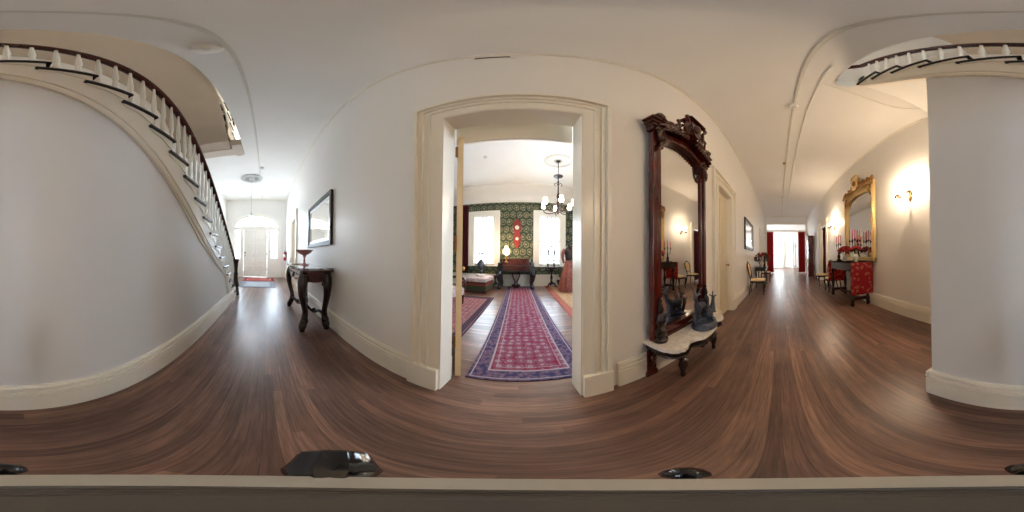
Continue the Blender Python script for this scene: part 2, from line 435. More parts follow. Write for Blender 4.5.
# parlor
WL = (-2.02, -1.16, .86, 2.9); WR = (.68, 1.54, .86, 2.9)
PB = 6.6
wall_with_holes('wall_parlor_back', 'y', PB, PB+.2, -3.4, 2.9, 0, ZC, [WL, WR], 'paper')
m = MB(); m.box(-3.6, -3.4, YA+TA, PB+.2, 0, ZC); struct(m.build('wall_parlor_left', 'paper'))
wall_with_holes('wall_parlor_right', 'x', 2.9, 3.1, YA+TA, PB+.2, 0, ZC, [(2.5, 3.9, .8, 3.0)], 'paper')  # opening made for the added parlor fill light
casing_late = [(2.5, 3.9, 3.0, 2.9, -1, .2, .8)]
# upper storey shell seen through the stair well
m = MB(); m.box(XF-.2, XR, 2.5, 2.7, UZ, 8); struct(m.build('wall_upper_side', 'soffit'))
wall_with_holes('wall_upper_front', 'x', XF-.2, XF, YC, 2.5, UZ, 8, [(-1.65, .55, 5.0, 7.4)], 'wall')  # opening made for the added upper hall light
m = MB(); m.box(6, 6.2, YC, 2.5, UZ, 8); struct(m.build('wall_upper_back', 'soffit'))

# ---------------- baseboards
def baseboard(name, runs):
    """runs: (x0,y0,x1,y1, nx,ny) wall face line and outward normal"""
    m = MB()
    for x0, y0, x1, y1, nx, ny in runs:
        for d, za, zb in ((.030, 0, .185), (.020, .185, .235), (.034, .207, .222), (.026, .235, .262), (.012, .262, .275)):
            xs = sorted((x0, x1, x0+nx*d, x1+nx*d)); ys = sorted((y0, y1, y0+ny*d, y1+ny*d))
            m.box(xs[0], xs[-1], ys[0], ys[-1], za, zb)
    return struct(m.build(name, 'trim'))
baseboard('baseboard_parlor_side', [(a, YA, b, YA, 0, -1) for a, b in ((XF, -6.51), (-5.10, -.785), (.64, 2.27), (3.56, 8.34), (9.76, XR))])
baseboard('baseboard_dining_side', [(a, YC, b, YC, 0, 1) for a, b in ((XF, -4.3), (.62, 6.59), (8.01, XR))])
baseboard('baseboard_front', [(XF, YC, XF, -1.8, 1, 0), (XF, .75, XF, YA, 1, 0)])
baseboard('baseboard_far', [(XR, FO[1]+.12, XR, YA, -1, 0)])
baseboard('baseboard_parlor_back', [(-3.4, PB, 2.9, PB, 0, -1)])
m = MB(); m.box(-3.4, 2.9, PB-.012, PB, .275, .46); m.box(-3.4, 2.9, PB-.03, PB, .44, .48)
struct(m.build('trim_1', 'trim'))
# parlor cove and frieze
m = MB()
prof = cat([(PB, 3.50), (PB-.05, 3.52), (PB-.06, 3.60), (PB-.16, 3.78), (PB-.42, 3.97), (PB-.66, 4.02), (PB-.70, ZC)], 4)
m.prism([(PB, ZC)]+prof[0:1]+prof[1:], -3.4, 2.9, 'x')
struct(m.build('trim_2', 'ceiling', smooth=False))
# small picture-rail line at hall ceiling
m = MB()
for y, s in ((YA, -1), (YC, 1)):
    ys = sorted((y, y+s*.025)); m.box(XF if s < 0 else 1.6, XR, ys[0], ys[1], ZC-.03, ZC)
m.box(XF, XF+.03, YC, YA, ZC-.035, ZC); m.box(XR-.03, XR, YC, YA, ZC-.035, ZC)
struct(m.build('trim_3', 'trim'))

# ---------------- moulded casings
def casing(name, x0, x1, zt, yf, ny, w=.255, mat='trim', plinth=True, wr=None, steps=((0, .024), (.095, .036), (.112, .018), (.165, .034), (.182, .024), (.215, .05))):
    """flat-and-bead casing round an opening in a wall of constant y; steps=(distance from the opening, projection)"""
    m = MB(); st = [(d*w/.255, p) for d, p in steps]+[(w, 0)]
    z0 = .25 if plinth else 0; kr = (wr or w)/w
    for (d0, p), (d1, _) in zip(st, st[1:]):
        ys = sorted((yf, yf+ny*p))
        m.box(x0-d1, x0-d0, ys[0], ys[1], z0, zt+d1)
        m.box(x1+d0*kr, x1+d1*kr, ys[0], ys[1], z0, zt+d1)
        m.box(x0-d0, x1+d0*kr, ys[0], ys[1], zt+d0, zt+d1)
    if plinth:
        ys = sorted((yf, yf+ny*.055))
        m.box(x0-w-.012, x0, ys[0], ys[1], 0, .25, .004); m.box(x1, x1+w*kr+.012, ys[0], ys[1], 0, .25, .004)
    return struct(m.build(name, mat))
def jamb(name, x0, x1, zt, y0, y1, t=.012, mat='trim'):
    m = MB(); m.box(x0, x0+t, y0, y1, 0, zt); m.box(x1-t, x1, y0, y1, 0, zt); m.box(x0, x1, y0, y1, zt-t, zt)
    return struct(m.build(name, mat))
casing('trim_4', DA[0], DA[1], DA[3], YA, -1, .235, wr=.197)
m = MB(); m.box(DA[0]-.0, DA[1], YA+.225, YA+.25, 2.24, 2.5); struct(m.build('trim_25', 'trim'))
jamb('trim_5', DA[0], DA[1], DA[3], YA-.02, YA+TA+.01)
casing('trim_6', DA[0], DA[1], DA[3], YA+TA, 1, .2)
casing('trim_7', DB[0], DB[1], DB[3], YA, -1, .25); jamb('trim_8', DB[0], DB[1], DB[3], YA-.01, YA+TA)
casing('trim_9', DL[0], DL[1], DL[3], YA, -1, .24); jamb('trim_10', DL[0], DL[1], DL[3], YA-.01, YA+TA)
casing('trim_11', DR[0], DR[1], DR[3], YA, -1, .24); jamb('trim_12', DR[0], DR[1], DR[3], YA-.01, YA+TA)
casing('trim_13', DC[0], DC[1], DC[3], YC, 1, .25, 'trim'); jamb('trim_14', DC[0], DC[1], DC[3], YC-.2, YC+.01)
# casings on walls of constant x
def casing_x(name, y0, y1, zt, xf, nx, w=.2, zb=0):
    m = MB()
    for d0, d1, p in ((0, .06, .03), (.06, .14, .02), (.14, w, .045)):
        xs = sorted((xf, xf+nx*p))
        m.box(xs[0], xs[1], y0-d1, y0-d0, zb, zt+d1); m.box(xs[0], xs[1], y1+d0, y1+d1, zb, zt+d1)
        m.box(xs[0], xs[1], y0-d0, y1+d0, zt+d0, zt+d1)
        if zb: m.box(xs[0], xs[1], y0-d1, y1+d1, zb-d1, zb-d0)
    return struct(m.build(name, 'trim'))
for i, a_ in enumerate(casing_late): casing_x('trim_24', *a_)  # casing dresses the added parlor fill light as a window
g = MB(); g.box(2.98, 2.986, 2.5, 3.9, .8, 3.0); s8 = struct(g.build('window_8', 'glass')); f = MB()  # made-up window in front of the added parlor fill light
for y in (2.5, 3.18, 3.86): f.box(2.95, 3.02, y, y+.04, .8, 3.0)
for z in (.8, 1.85, 2.95): f.box(2.95, 3.02, 2.5, 3.9, z, z+.05)
f.build('window_frame', 'white', s8)
g = MB(); g.box(XF-.1, XF-.094, -1.65, .55, 5.0, 7.4); s9 = struct(g.build('window_9', 'glass')); f = MB()  # made-up window in front of the added upper hall light
for y in (-1.65, -.57, .51): f.box(XF-.13, XF-.07, y, y+.04, 5.0, 7.4)
for z in (5.0, 6.2, 7.35): f.box(XF-.13, XF-.07, -1.65, .55, z, z+.05)
f.build('window_frame', 'white', s9)
casing_x('trim_15', FO[0]+.0, FO[1], 3.49, XR, -1, .11)
m = MB(); m.box(XR+.04, XR+.16, FO[0], FO[1], 2.97, 3.05); m.box(XR, XR+.2, FO[0], FO[0]+.02, 0, 3.49); m.box(XR, XR+.2, FO[1]-.02, FO[1], 0, 3.49)
struct(m.build('trim_16', 'white'))
m = MB(); m.box(XR+.09, XR+.10, FO[0]+.02, FO[1]-.02, 3.05, 3.49); struct(m.build('window_4', 'glass'))

def panel_door(name, w, h, mat='doorpaint', rows=((.22, .95), (1.1, None)), cols=2, t=.045):
    """leaf in local coords: x 0..w, y -t/2..t/2, z 0..h, with recessed panels"""
    m = MB(); st = .11; rows = [(a, b or h-.13) for a, b in rows]
    m.box(0, w, -t/2+.012, t/2-.012, .01, h)
    cw = (w-st*(cols+1))/cols
    for s in (-1, 1):
        y0, y1 = sorted((s*(t/2-.012), s*t/2))
        for c in range(cols+1): m.box(c*(cw+st), c*(cw+st)+st, y0, y1, .01, h)
        zz = .01
        for c in range(cols):
            zz = .01; xa = c*(cw+st)+st
            for a, b in rows: m.box(xa, xa+cw, y0, y1, zz, a); zz = b
            m.box(xa, xa+cw, y0, y1, zz, h)
        for c in range(cols):
            for a, b in rows:
                x0 = st+c*(cw+st)
                m.box(x0+.03, x0+cw-.03, y0, y0+(y1-y0)*.8 if s > 0 else y1, a+.03, b-.03, .003)
    o = m.build(name, mat); struct(o); return o
def knob(parent, x, z, mat='brass', ys=(-1, 1), y=.022):
    for s in ys:
        k = MB(); rot = Matrix.Translation((x, 0, z)) @ Matrix.Rotation(-s*PI/2, 4, 'X')
        k.lathe([(.025, y-.002), (.025, y+.006), (.009, y+.008), (.009, y+.03), (.022, y+.036), (.028, y+.05), (.02, y+.062), (0, y+.066)], mat=rot)
        k.build('door_knob', mat, parent, True)
# closed doors off the hall
for i, (D, zz) in enumerate(((DB, 2.47), (DL, 2.45), (DR, 2.45))):
    d = panel_door(f'door_{i+1}', D[1]-D[0]-.03, zz-.02); d.location = (D[0]+.015, YA+.11, 0); knob(d, D[1]-D[0]-.1, 1.0)
# parlor door leaf standing open, seen edge-on
pd = panel_door('door_4', .84, 2.30, 'tan'); pd.location = (-.480, YA+.20, .01)
pd.rotation_euler = (0, 0, math.atan2(.915, -.395)); knob(pd, .76, 1.0)
for hz in (.42, 1.25, 2.10):
    h = MB(); h.tube([(-.004, .032, hz-.06), (-.004, .032, hz+.06)], .010, 8)
    h.box(-.004, .03, .022, .030, hz-.055, hz+.055); h.build('hinge', 'hinge', pd)

# ---------------- front entrance
fd = panel_door('door_5', 1.20, 2.42, 'white', rows=((.2, .62), (.74, 1.02), (1.14, 1.78), (1.9, None)), cols=2)
fd.rotation_euler = (0, 0, PI/2); fd.location = (XF-.06, -1.17, .0); knob(fd, .08, 1.1, 'iron', (-1,))
lk = MB(); lk.box(.05, .11, -.04, -.022, 1.2, 1.3, .004); lk.build('lock', 'brass', fd)
for hz in (.4, 1.2, 2.05):
    h = MB(); h.tube([(1.205, -.03, hz-.06), (1.205, -.03, hz+.06)], .01, 8); h.build('hinge', 'iron', fd)
m = MB(); X0, X1 = XF-.14, XF+.03
for y0, y1, z0, z1 in ((-1.66, -1.60, 0, 2.42), (-1.36, -1.175, 0, 2.42), (.035, .23, 0, 2.42), (.54, .60, 0, 2.42), (-1.66, .60, 2.42, 2.58), (-1.60, -1.36, 0, .98), (.23, .54, 0, .98)):
    m.box(X0, X1, y0, y1, z0, z1)
m.box(XF-.02, XF+.06, -1.70, .64, 2.52, 2.60)
for y0, y1 in ((-1.56, -1.40), (.28, .49)):
    m.box(X1, X1+.012, y0, y1, .2, .85, .004)
arc = [PI*k/28 for k in range(29)]
for t0, t1 in zip(arc, arc[1:]):
    for ra, rb, p in ((0, .07, .03), (.07, .13, .02), (.13, .18, .045)):
        q = [(fan_c+(fan_r+rr)*math.cos(t), 2.58+(.52+rr)*math.sin(t)) for rr, t in ((ra, t0), (rb, t0), (rb, t1), (ra, t1))]
        m.prism(q, XF, XF+p, 'x')
for y in (-1.80, .60):
    m.box(XF, XF+.04, y, y+.14, 0, 2.58)
struct(m.build('trim_17', 'white'))
for i, (y0, y1) in enumerate(((-1.60, -1.36), (.23, .54))):
    g = MB(); g.box(XF-.09, XF-.082, y0, y1, .98, 2.42); s = struct(g.build(f'window_{5+i}', 'glass'))
    b = MB()
    for k in range(1, 4): b.box(XF-.10, XF-.06, y0, y1, .98+k*.36-.022, .98+k*.36+.022)
    for k in range(4): b.lathe([(0, -.02), (.05, -.02), (.05, 0), (0, 0)], seg=12, mat=Matrix.Translation((XF-.09, (y0+y1)/2, 1.16+k*.36)) @ Matrix.Rotation(PI/2, 4, 'Y') @ Matrix.Scale(.25, 4))
    b.build('window_frame', 'white', s)
g = MB(); g.prism([(y, z) for y, z in arch], XF-.09, XF-.082, 'x'); s = struct(g.build('window_7', 'glass'))
b = MB()
for k in range(1, 8):
    t = PI*k/8; b.tube([(XF-.085, fan_c+.22*math.cos(t), 2.58+.12*math.sin(t)), (XF-.085, fan_c+(fan_r-.0)*math.cos(t), 2.58+.52*math.sin(t))], .022, 6)
b.tube([(XF-.085, fan_c+.22*math.cos(t), 2.58+.12*math.sin(t)) for t in arc], .026, 6)
b.tube([(XF-.085, fan_c+.7*math.cos(t), 2.58+.34*math.sin(t)) for t in arc], .018, 6)
b.build('window_frame', 'white', s)

# ---------------- parlor windows
def sash_window(name, W):
    x0, x1, z0, z1 = W; zm = 1.85
    g = MB(); g.box(x0, x1, PB+.09, PB+.096, z0, z1); s = struct(g.build(name, 'glass'))
    f = MB()
    for a, b, za, zb in ((x0, x0+.045, z0, z1), (x1-.045, x1, z0, z1), (x0, x1, z0, z0+.07), (x0, x1, z1-.05, z1), (x0, x1, zm-.03, zm+.03)):
        f.box(a, b, PB+.06, PB+.13, za, zb)
    f.build('window_frame', 'white', s)
    bb = MB()
    for k in range(1, 5): xx = x0+(x1-x0)*k/5; bb.box(xx-.014, xx+.014, PB+.06, PB+.10, zm, z1)
    bb.build('glazing_bar', 'iron', s)
    xm = (x0+x1)/2; c = MB(); c.box(xm-.008, xm+.008, PB+.08, PB+.11, z0, zm); c.build('glazing_bar', 'white', s)
    t = MB(); w = .24
    for d0, d1, p in ((0, .05, .03), (.05, .17, .02), (.17, w, .045)):
        t.box(x0-d1, x0-d0, PB-p, PB, z0-.02, z1+d1); t.box(x1+d0, x1+d1, PB-p, PB, z0-.02, z1+d1); t.box(x0-d0, x1+d0, PB-p, PB, z1+d0, z1+d1)
    t.box(x0, x0+.01, PB, PB+.2, z0, z1); t.box(x1-.01, x1, PB, PB+.2, z0, z1); t.box(x0, x1, PB, PB+.2, z1-.01, z1)
    t.build('window_casing', 'white', s)
    k = MB(); k.box(x0-w-.03, x1+w+.03, PB-.08, PB+.1, z0-.06, z0-.02, .005); k.build('window_sill', 'white', s)
sash_window('window_1', WL); sash_window('window_2', WR)
# rear room window and door
g = MB(); g.box(17.58, 17.586, RW[0], RW[1], RW[2], RW[3]); s = struct(g.build('window_3', 'glass')); f = MB()
for y in (RW[0], (RW[0]+RW[1])/2-.015, RW[1]-.04): f.box(17.55, 17.62, y, y+.035, RW[2], RW[3])
for z in (RW[2], 1.7, 2.35, RW[3]-.05): f.box(17.55, 17.62, RW[0], RW[1], z, z+.04)
f.build('window_frame', 'white', s)
casing_x('trim_18', RW[0], RW[1], RW[3], 17.5, -1, .16, RW[2])
rd = panel_door('door_6', .86, 2.96, 'white', rows=((.2, 1.1), (1.25, 2.3), (2.42, None))); rd.rotation_euler = (0, 0, PI/2+R(-14)); rd.location = (17.44, -1.46, 0); knob(rd, .78, 1.15, 'iron')
casing_x('trim_19', RD[0], RD[1], RD[3], 17.5, -1, .14)
m = MB(); m.box(17.49, 17.71, RD[0]-.02, RD[1]+.02, -.0, .015); struct(m.build('trim_20', 'mahogany'))

# ------------------------------------------------------------------ staircase
RUN, RISE, N = .263, .1845, 22
X1ST = -.46-15*RUN
Yin, Yout = YC+.002, -.835
def stair(label, ox, oz, n, rail_x0, newel=True, cont=True):
    root = thing('staircase', label, 'staircase', (X1ST+ox, 0, oz))
    L = lambda x: (x/RUN+1)*RISE                       # nosing line height (x measured from first nosing)
    # closed-string face with saw-tooth top and moulded lower edge
    top = [(.006, 0)]
    for k in range(n):
        top += [(k*RUN+.006, (k+1)*RISE-.03), ((k+1)*RUN+(.006 if k < n-1 else .03), (k+1)*RISE-.03)]
    xe_ = n*RUN+.03; G = lambda x: max(0, L(x)-min(.62, max(.33, .33+(x-1.2)*.223))+max(0, x-(xe_-.95))**2*(.33 if oz == 0 else 0))
    low = [(x, G(x)) for x in [xe_-.12*i for i in range(9)]+[n*RUN*.75, n*RUN*.5, n*RUN*.35, 1.6, 1.2]]+[(1.02, .42), (.95, .28), (.95, 0)]
    pts = top+[p for p in low]
    m = MB()
    for k in range(n):                                 # one panel under every tread
        a0, a1 = k*RUN+.006, (k+1)*RUN+(.006 if k < n-1 else .03); zt = (k+1)*RISE-.03
        if a1 <= .95: m.prism([(a0, 0), (a1, 0), (a1, zt), (a0, zt)], Yout-.02, Yout+.012, 'y'); continue
        if a0 < .95: m.prism([(a0, 0), (.95, 0), (.95, .28), (1.02, .42), (a1, max(.42, G(a1))), (a1, zt), (a0, zt)], Yout-.02, Yout+.012, 'y'); continue
        am = (a0+a1)/2; m.prism([(a0, max(.42, G(a0))), (am, max(.42, G(am))), (a1, max(.42, G(a1))), (a1, zt), (a0, zt)], Yout-.02, Yout+.012, 'y')
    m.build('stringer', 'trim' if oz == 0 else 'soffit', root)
    mo = MB()
    for off, r in ((0, .018), (.035, .008), (.10, .012)):
        a = [(x, Yout+.014, G(x)+.02+off) for x in (xe_-.01, xe_-.3, xe_-.6, xe_-.95, n*RUN*.6, n*RUN*.35, 1.6, 1.25)]+[(1.04-off*.8, Yout+.014, .44), (.96-off, Yout+.014, .28)]
        q = cat(a, 6); mo.tube(q, r, 6)
    mo.build('moulding', 'trim', root, True)
    for k in range(n):
        x0, z1 = k*RUN, (k+1)*RISE
        t = MB(); t.box(x0-.022, x0+RUN+.003, Yin, Yout+.01, z1-.034, z1, .006)
        t.box(x0-.022, x0+RUN+.065, Yout+.011, Yout+.045, z1-.034, z1, .008)
        t.build('tread', 'darkwood', root)
        r_ = MB(); r_.box(x0+.008, x0+.020, Yin, Yout+.005, k*RISE, z1-.034); r_.build('riser', 'white', root)
        b = MB()   # scrolled bracket under the tread end
        bp = [(x0+.01, z1-.036), (x0+RUN+.06, z1-.036), (x0+RUN+.045, z1-.06), (x0+RUN+.0, z1-.075), (x0+RUN*.7, z1-.08), (x0+RUN*.45, z1-.105), (x0+.10, z1-.12), (x0+.01, z1-.15)]
        lo_ = bp[2:][::-1]
        for (xa, za), (xb, zb) in zip(lo_, lo_[1:]): b.prism([(xa, za), (xb, zb), (xb, z1-.036), (xa, z1-.036)], Yout+.0125, Yout+.022, 'y')
        b.build('bracket', 'trim', root)
    # soffit
    so = MB(); pts = ([] if oz == 0 else [(.42, -.17), (.75, -.10), (1.1, .25)])+[(x, G(x)+.02) for x in ([1.6]+[xe_-.95+.157*i for i in range(7)])]
    for (xa, za), (xb, zb) in zip(pts, pts[1:]): so.prism([(xa, za), (xb, zb), (xb, zb+.03), (xa, za+.03)], Yin, Yout-.02, 'y')
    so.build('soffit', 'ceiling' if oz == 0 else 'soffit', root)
    # balusters, two to a tread
    bp = [(.0, 0), (.023, 0), (.023, .10), (.016, .11), (.026, .14), (.028, .20), (.021, .30), (.014, .33), (.020, .36), (.025, .40), (.022, .52), (.014, .74), (.011, .86), (0, .86)]
    yb = Yout-.045; proto = None
    for k in range(n):
        for j in (0, 1):
            if k == 0 and j == 0 and newel: continue
            x = k*RUN+.065+j*RUN/2; z = (k+1)*RISE; h = L(x)+.80-z
            if proto is None:
                mb = MB(); mb.lathe([(r*1.0, zz/.86) for r, zz in bp], seg=10); proto = mb.build('baluster', 'white', root, True)
                o = proto
            else: o = proto.copy(); COL.objects.link(o); o.parent = root
            o.location = (x, yb, z); o.scale = (1, 1, h)
    # handrail
    hp = [(x, yb, L(x)+.82) for x in [rail_x0+(n*RUN-rail_x0)*i/8 for i in range(9)]]
    if newel: hp = [(rail_x0-.22, yb, L(rail_x0)+.72), (rail_x0-.12, yb, L(rail_x0)+.75)]+hp
    if cont:
        xe = n*RUN; ze = L(xe)+.82
        hp += [(xe+.10, yb+.03, ze+.05), (xe+.19, yb+.12, ze+.07), (xe+.20, yb+.20, ze+.07), (xe+.13, yb+.28, ze+.07), (xe-.1, yb+.31, ze+.07), (xe-.8, yb+.31, ze+.07)]
    q = cat(hp, 5)
    h = MB(); h.tube(q, .043, 10, .8); h.tube([(a, b, c+.026) for a, b, c in q], .030, 8); h.build('handrail', 'mahogany', root, True)
    if newel:
        nw = MB(); xx = rail_x0-.22; zt = L(rail_x0)+.70
        nw.lathe([(0, 0), (.075, 0), (.075, .10), (.06, .12), (.07, .16), (.055, .20), (.068, .28), (.05, .42), (.038, .55), (.05, .60), (.034, .66), (.045, zt-.1), (.05, zt-.04), (.06, zt), (.075, zt+.03), (.06, zt+.06), (.0, zt+.07)], xx, yb+.03, 16, 1.45, 1.45)
        nw.build('newel_post', 'darkwood', root, True)
    return root
stair('cream sided staircase with dark treads and red handrail rising from the entrance hall', 0, 0, N, .12)
stair('upper flight of the staircase, glimpsed from below through the ceiling opening', .17, UZ, 19, .12, newel=False, cont=False)
# wall under the first flight
Ln = lambda X: ((X-X1ST)/RUN+1)*RISE
m = MB(); xe = .62
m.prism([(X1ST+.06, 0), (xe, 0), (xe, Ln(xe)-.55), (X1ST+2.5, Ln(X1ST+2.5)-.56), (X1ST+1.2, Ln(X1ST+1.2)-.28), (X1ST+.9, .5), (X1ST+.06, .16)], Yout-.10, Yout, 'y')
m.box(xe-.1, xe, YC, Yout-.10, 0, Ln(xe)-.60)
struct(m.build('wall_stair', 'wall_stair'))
baseboard('baseboard_stair', [(X1ST+.06, Yout, xe, Yout, 0, 1), (xe, YC, xe, Yout+.03, 1, 0)])
# rounded fascia lining the end of the well, and its other end
def fascia(name, cx, sgn, mat, zb):
    t = bmesh.new(); q = [(cx+sgn*.122*math.cos(a), -.695+.122*math.sin(a)) for a in [-PI/2+PI*k/16 for k in range(17)]]
    q = [(cx-sgn*.10, -.817)]+q+[(cx-sgn*.10, -.573)]
    lo = [t.verts.new((x, y, zb)) for x, y in q]; hi = [t.verts.new((x, y, UZ+.03)) for x, y in q]
    for k in range(len(q)-1): t.faces.new((lo[k], lo[k+1], hi[k+1], hi[k]))
    bmesh.ops.solidify(t, geom=t.faces[:], thickness=.008); bmesh.ops.recalc_face_normals(t, faces=t.faces)
    m = MB(); m.add(t); return struct(m.build(name, mat, smooth=True))
fascia('trim_21', SX1+.005, 1, 'white', ZC-.02)
m = MB(); cx = -3.98
t = [(cx-.12*math.cos(a), -.70+.12*math.sin(a)) for a in [(-PI/2)+PI*k/16 for k in range(17)]]
m.prism([(cx+.45, -.82)]+t+[(cx+.45, -.58)], ZC-.05, UZ-.02, 'z', .01); struct(m.build('trim_22', 'soffit'))
m = MB(); m.box(SX0, SX0+.32, YC, -.825, ZC, ZC+.05); struct(m.build('trim_26', 'soffit'))
m = MB(); m.box(SX0, SX1, SY1-.004, SY1+.002, ZC-.006, UZ+.02); struct(m.build('trim_23', 'white'))

# ------------------------------------------------------------------ ceiling fittings
m = MB(); m.box(XF+.05, XR-.1, -.258, -.226, ZC-.020, ZC-.001, .004)
tag(m.build('cable_raceway', 'raceway'), 'long flat grey cable raceway running down the middle of the hall ceiling', 'raceway')
m = MB(); m.tube([(1.15, -.44, ZC-.02), (10.9, -.52, ZC-.02)], .011, 8)
tag(m.build('ceiling_pipe', 'white', smooth=True), 'thin white pipe along the ceiling from the stair opening to the red curtains', 'pipe')
m = MB(); m.tube(cat([(1.55, -.45, ZC-.02), (1.68, -1.0, ZC-.02), (1.68, -1.52, ZC-.02), (1.35, -1.9, ZC-.02)], 4), .010, 6)
tag(m.build('ceiling_conduit', 'white', smooth=True), 'short white conduit crossing the ceiling beyond the landing fascia', 'conduit')
def disc(name, x, y, r, label, mat='white', z=ZC, h=.05):
    t = thing(name, label, 'smoke detector' if name == 'smoke_detector' else 'sprinkler', (x, y, z))
    b = MB(); b.lathe([(0, 0), (r, 0), (r, -.012), (r*.92, -.02), (r*.86, -h*.7), (r*.6, -h*.82), (0, -h*.82)], seg=20); b.build('housing', mat, t, True)
    c = MB(); c.lathe([(0, -h*.8), (r*.3, -h*.8), (r*.26, -h), (0, -h)], seg=12); c.build('sensor', 'raceway', t, True)
disc('smoke_detector', -.86, -.36, .10, 'round white smoke detector on the ceiling above the staircase side', h=.06)
disc('smoke_detector', 2.16, -.24, .075, 'small round detector under the raceway, nearest the tall wooden mirror', z=ZC-.022)
disc('sprinkler_head', 4.48, -.20, .04, 'tiny brass-tinted sprinkler on the ceiling between the pier mirror and red curtains', 'brass', h=.06)
disc('smoke_detector', 7.5, -.22, .06, 'small white detector on the raceway near the red curtains', z=ZC-.022)
disc('smoke_detector', -4.95, -.17, .07, 'small grey detector on the hall ceiling just before the plaster rosette', 'raceway')
disc('smoke_detector', -.94, 4.0, .06, 'small detector alone on the parlor ceiling', 'raceway')
v = thing('air_vent', 'white wall vent with a dark slot above the parlor doorway', 'vent', (-.205, YA-.001, 3.86))
b = MB(); b.box(-.155, .145, -.012, 0, 0, .11, .002); b.build('frame', 'white', v)
b = MB(); b.box(-.115, .11, -.016, -.008, .035, .085); b.build('slot', 'black', v)
# plaster rosette and lantern in the front hall
ro = thing('ceiling_medallion', 'grey lacy plaster rosette on the front hall ceiling above the lantern', 'ceiling medallion', (-5.75, -.55, ZC))
ro.scale = (1.15, 1.15, 1.0)
b = MB()
for k in range(16):
    a = 2*PI*k/16; b.ball((.27*math.cos(a), .27*math.sin(a), -.02), .07, 1, 1, .45, 1)
    b.tube([(.08*math.cos(a), .08*math.sin(a), -.03), (.24*math.cos(a+.1), .24*math.sin(a+.1), -.035)], .014, 5)
b.lathe([(0, -.06), (.06, -.055), (.11, -.02), (.12, 0)], seg=20); b.lathe([(.19, 0), (.2, -.03), (.22, -.03), (.23, 0)], seg=24)
b.build('rosette', 'rosettegrey', ro, True)
la = thing('hanging_lantern', 'clear glass lantern on a long rod before the arched fanlight', 'lantern', (-5.75, -.55, 2.25))
b = MB(); b.tube([(0, 0, .42), (0, 0, ZC-2.25-.06)], .006, 6); b.build('rod', 'steel', la, True)
b = MB(); b.lathe([(0, 0), (.03, .0), (.075, .08), (.09, .18), (.085, .30), (.0, .32)], seg=14); b.build('glass_globe', 'glass', la, True)
b = MB(); b.lathe([(.0, .30), (.09, .30), (.095, .32), (.04, .36), (.012, .43), (0, .43)], seg=14); b.build('cap', 'steel', la, True)
b = MB(); b.lathe([(0, .09), (.018, .10), (.02, .15), (0, .2)], seg=10); b.build('bulb', 'bulb', la, True)
point('lantern_light', (-5.75, -.55, 2.42), 14, (.95, .96, 1), .08)

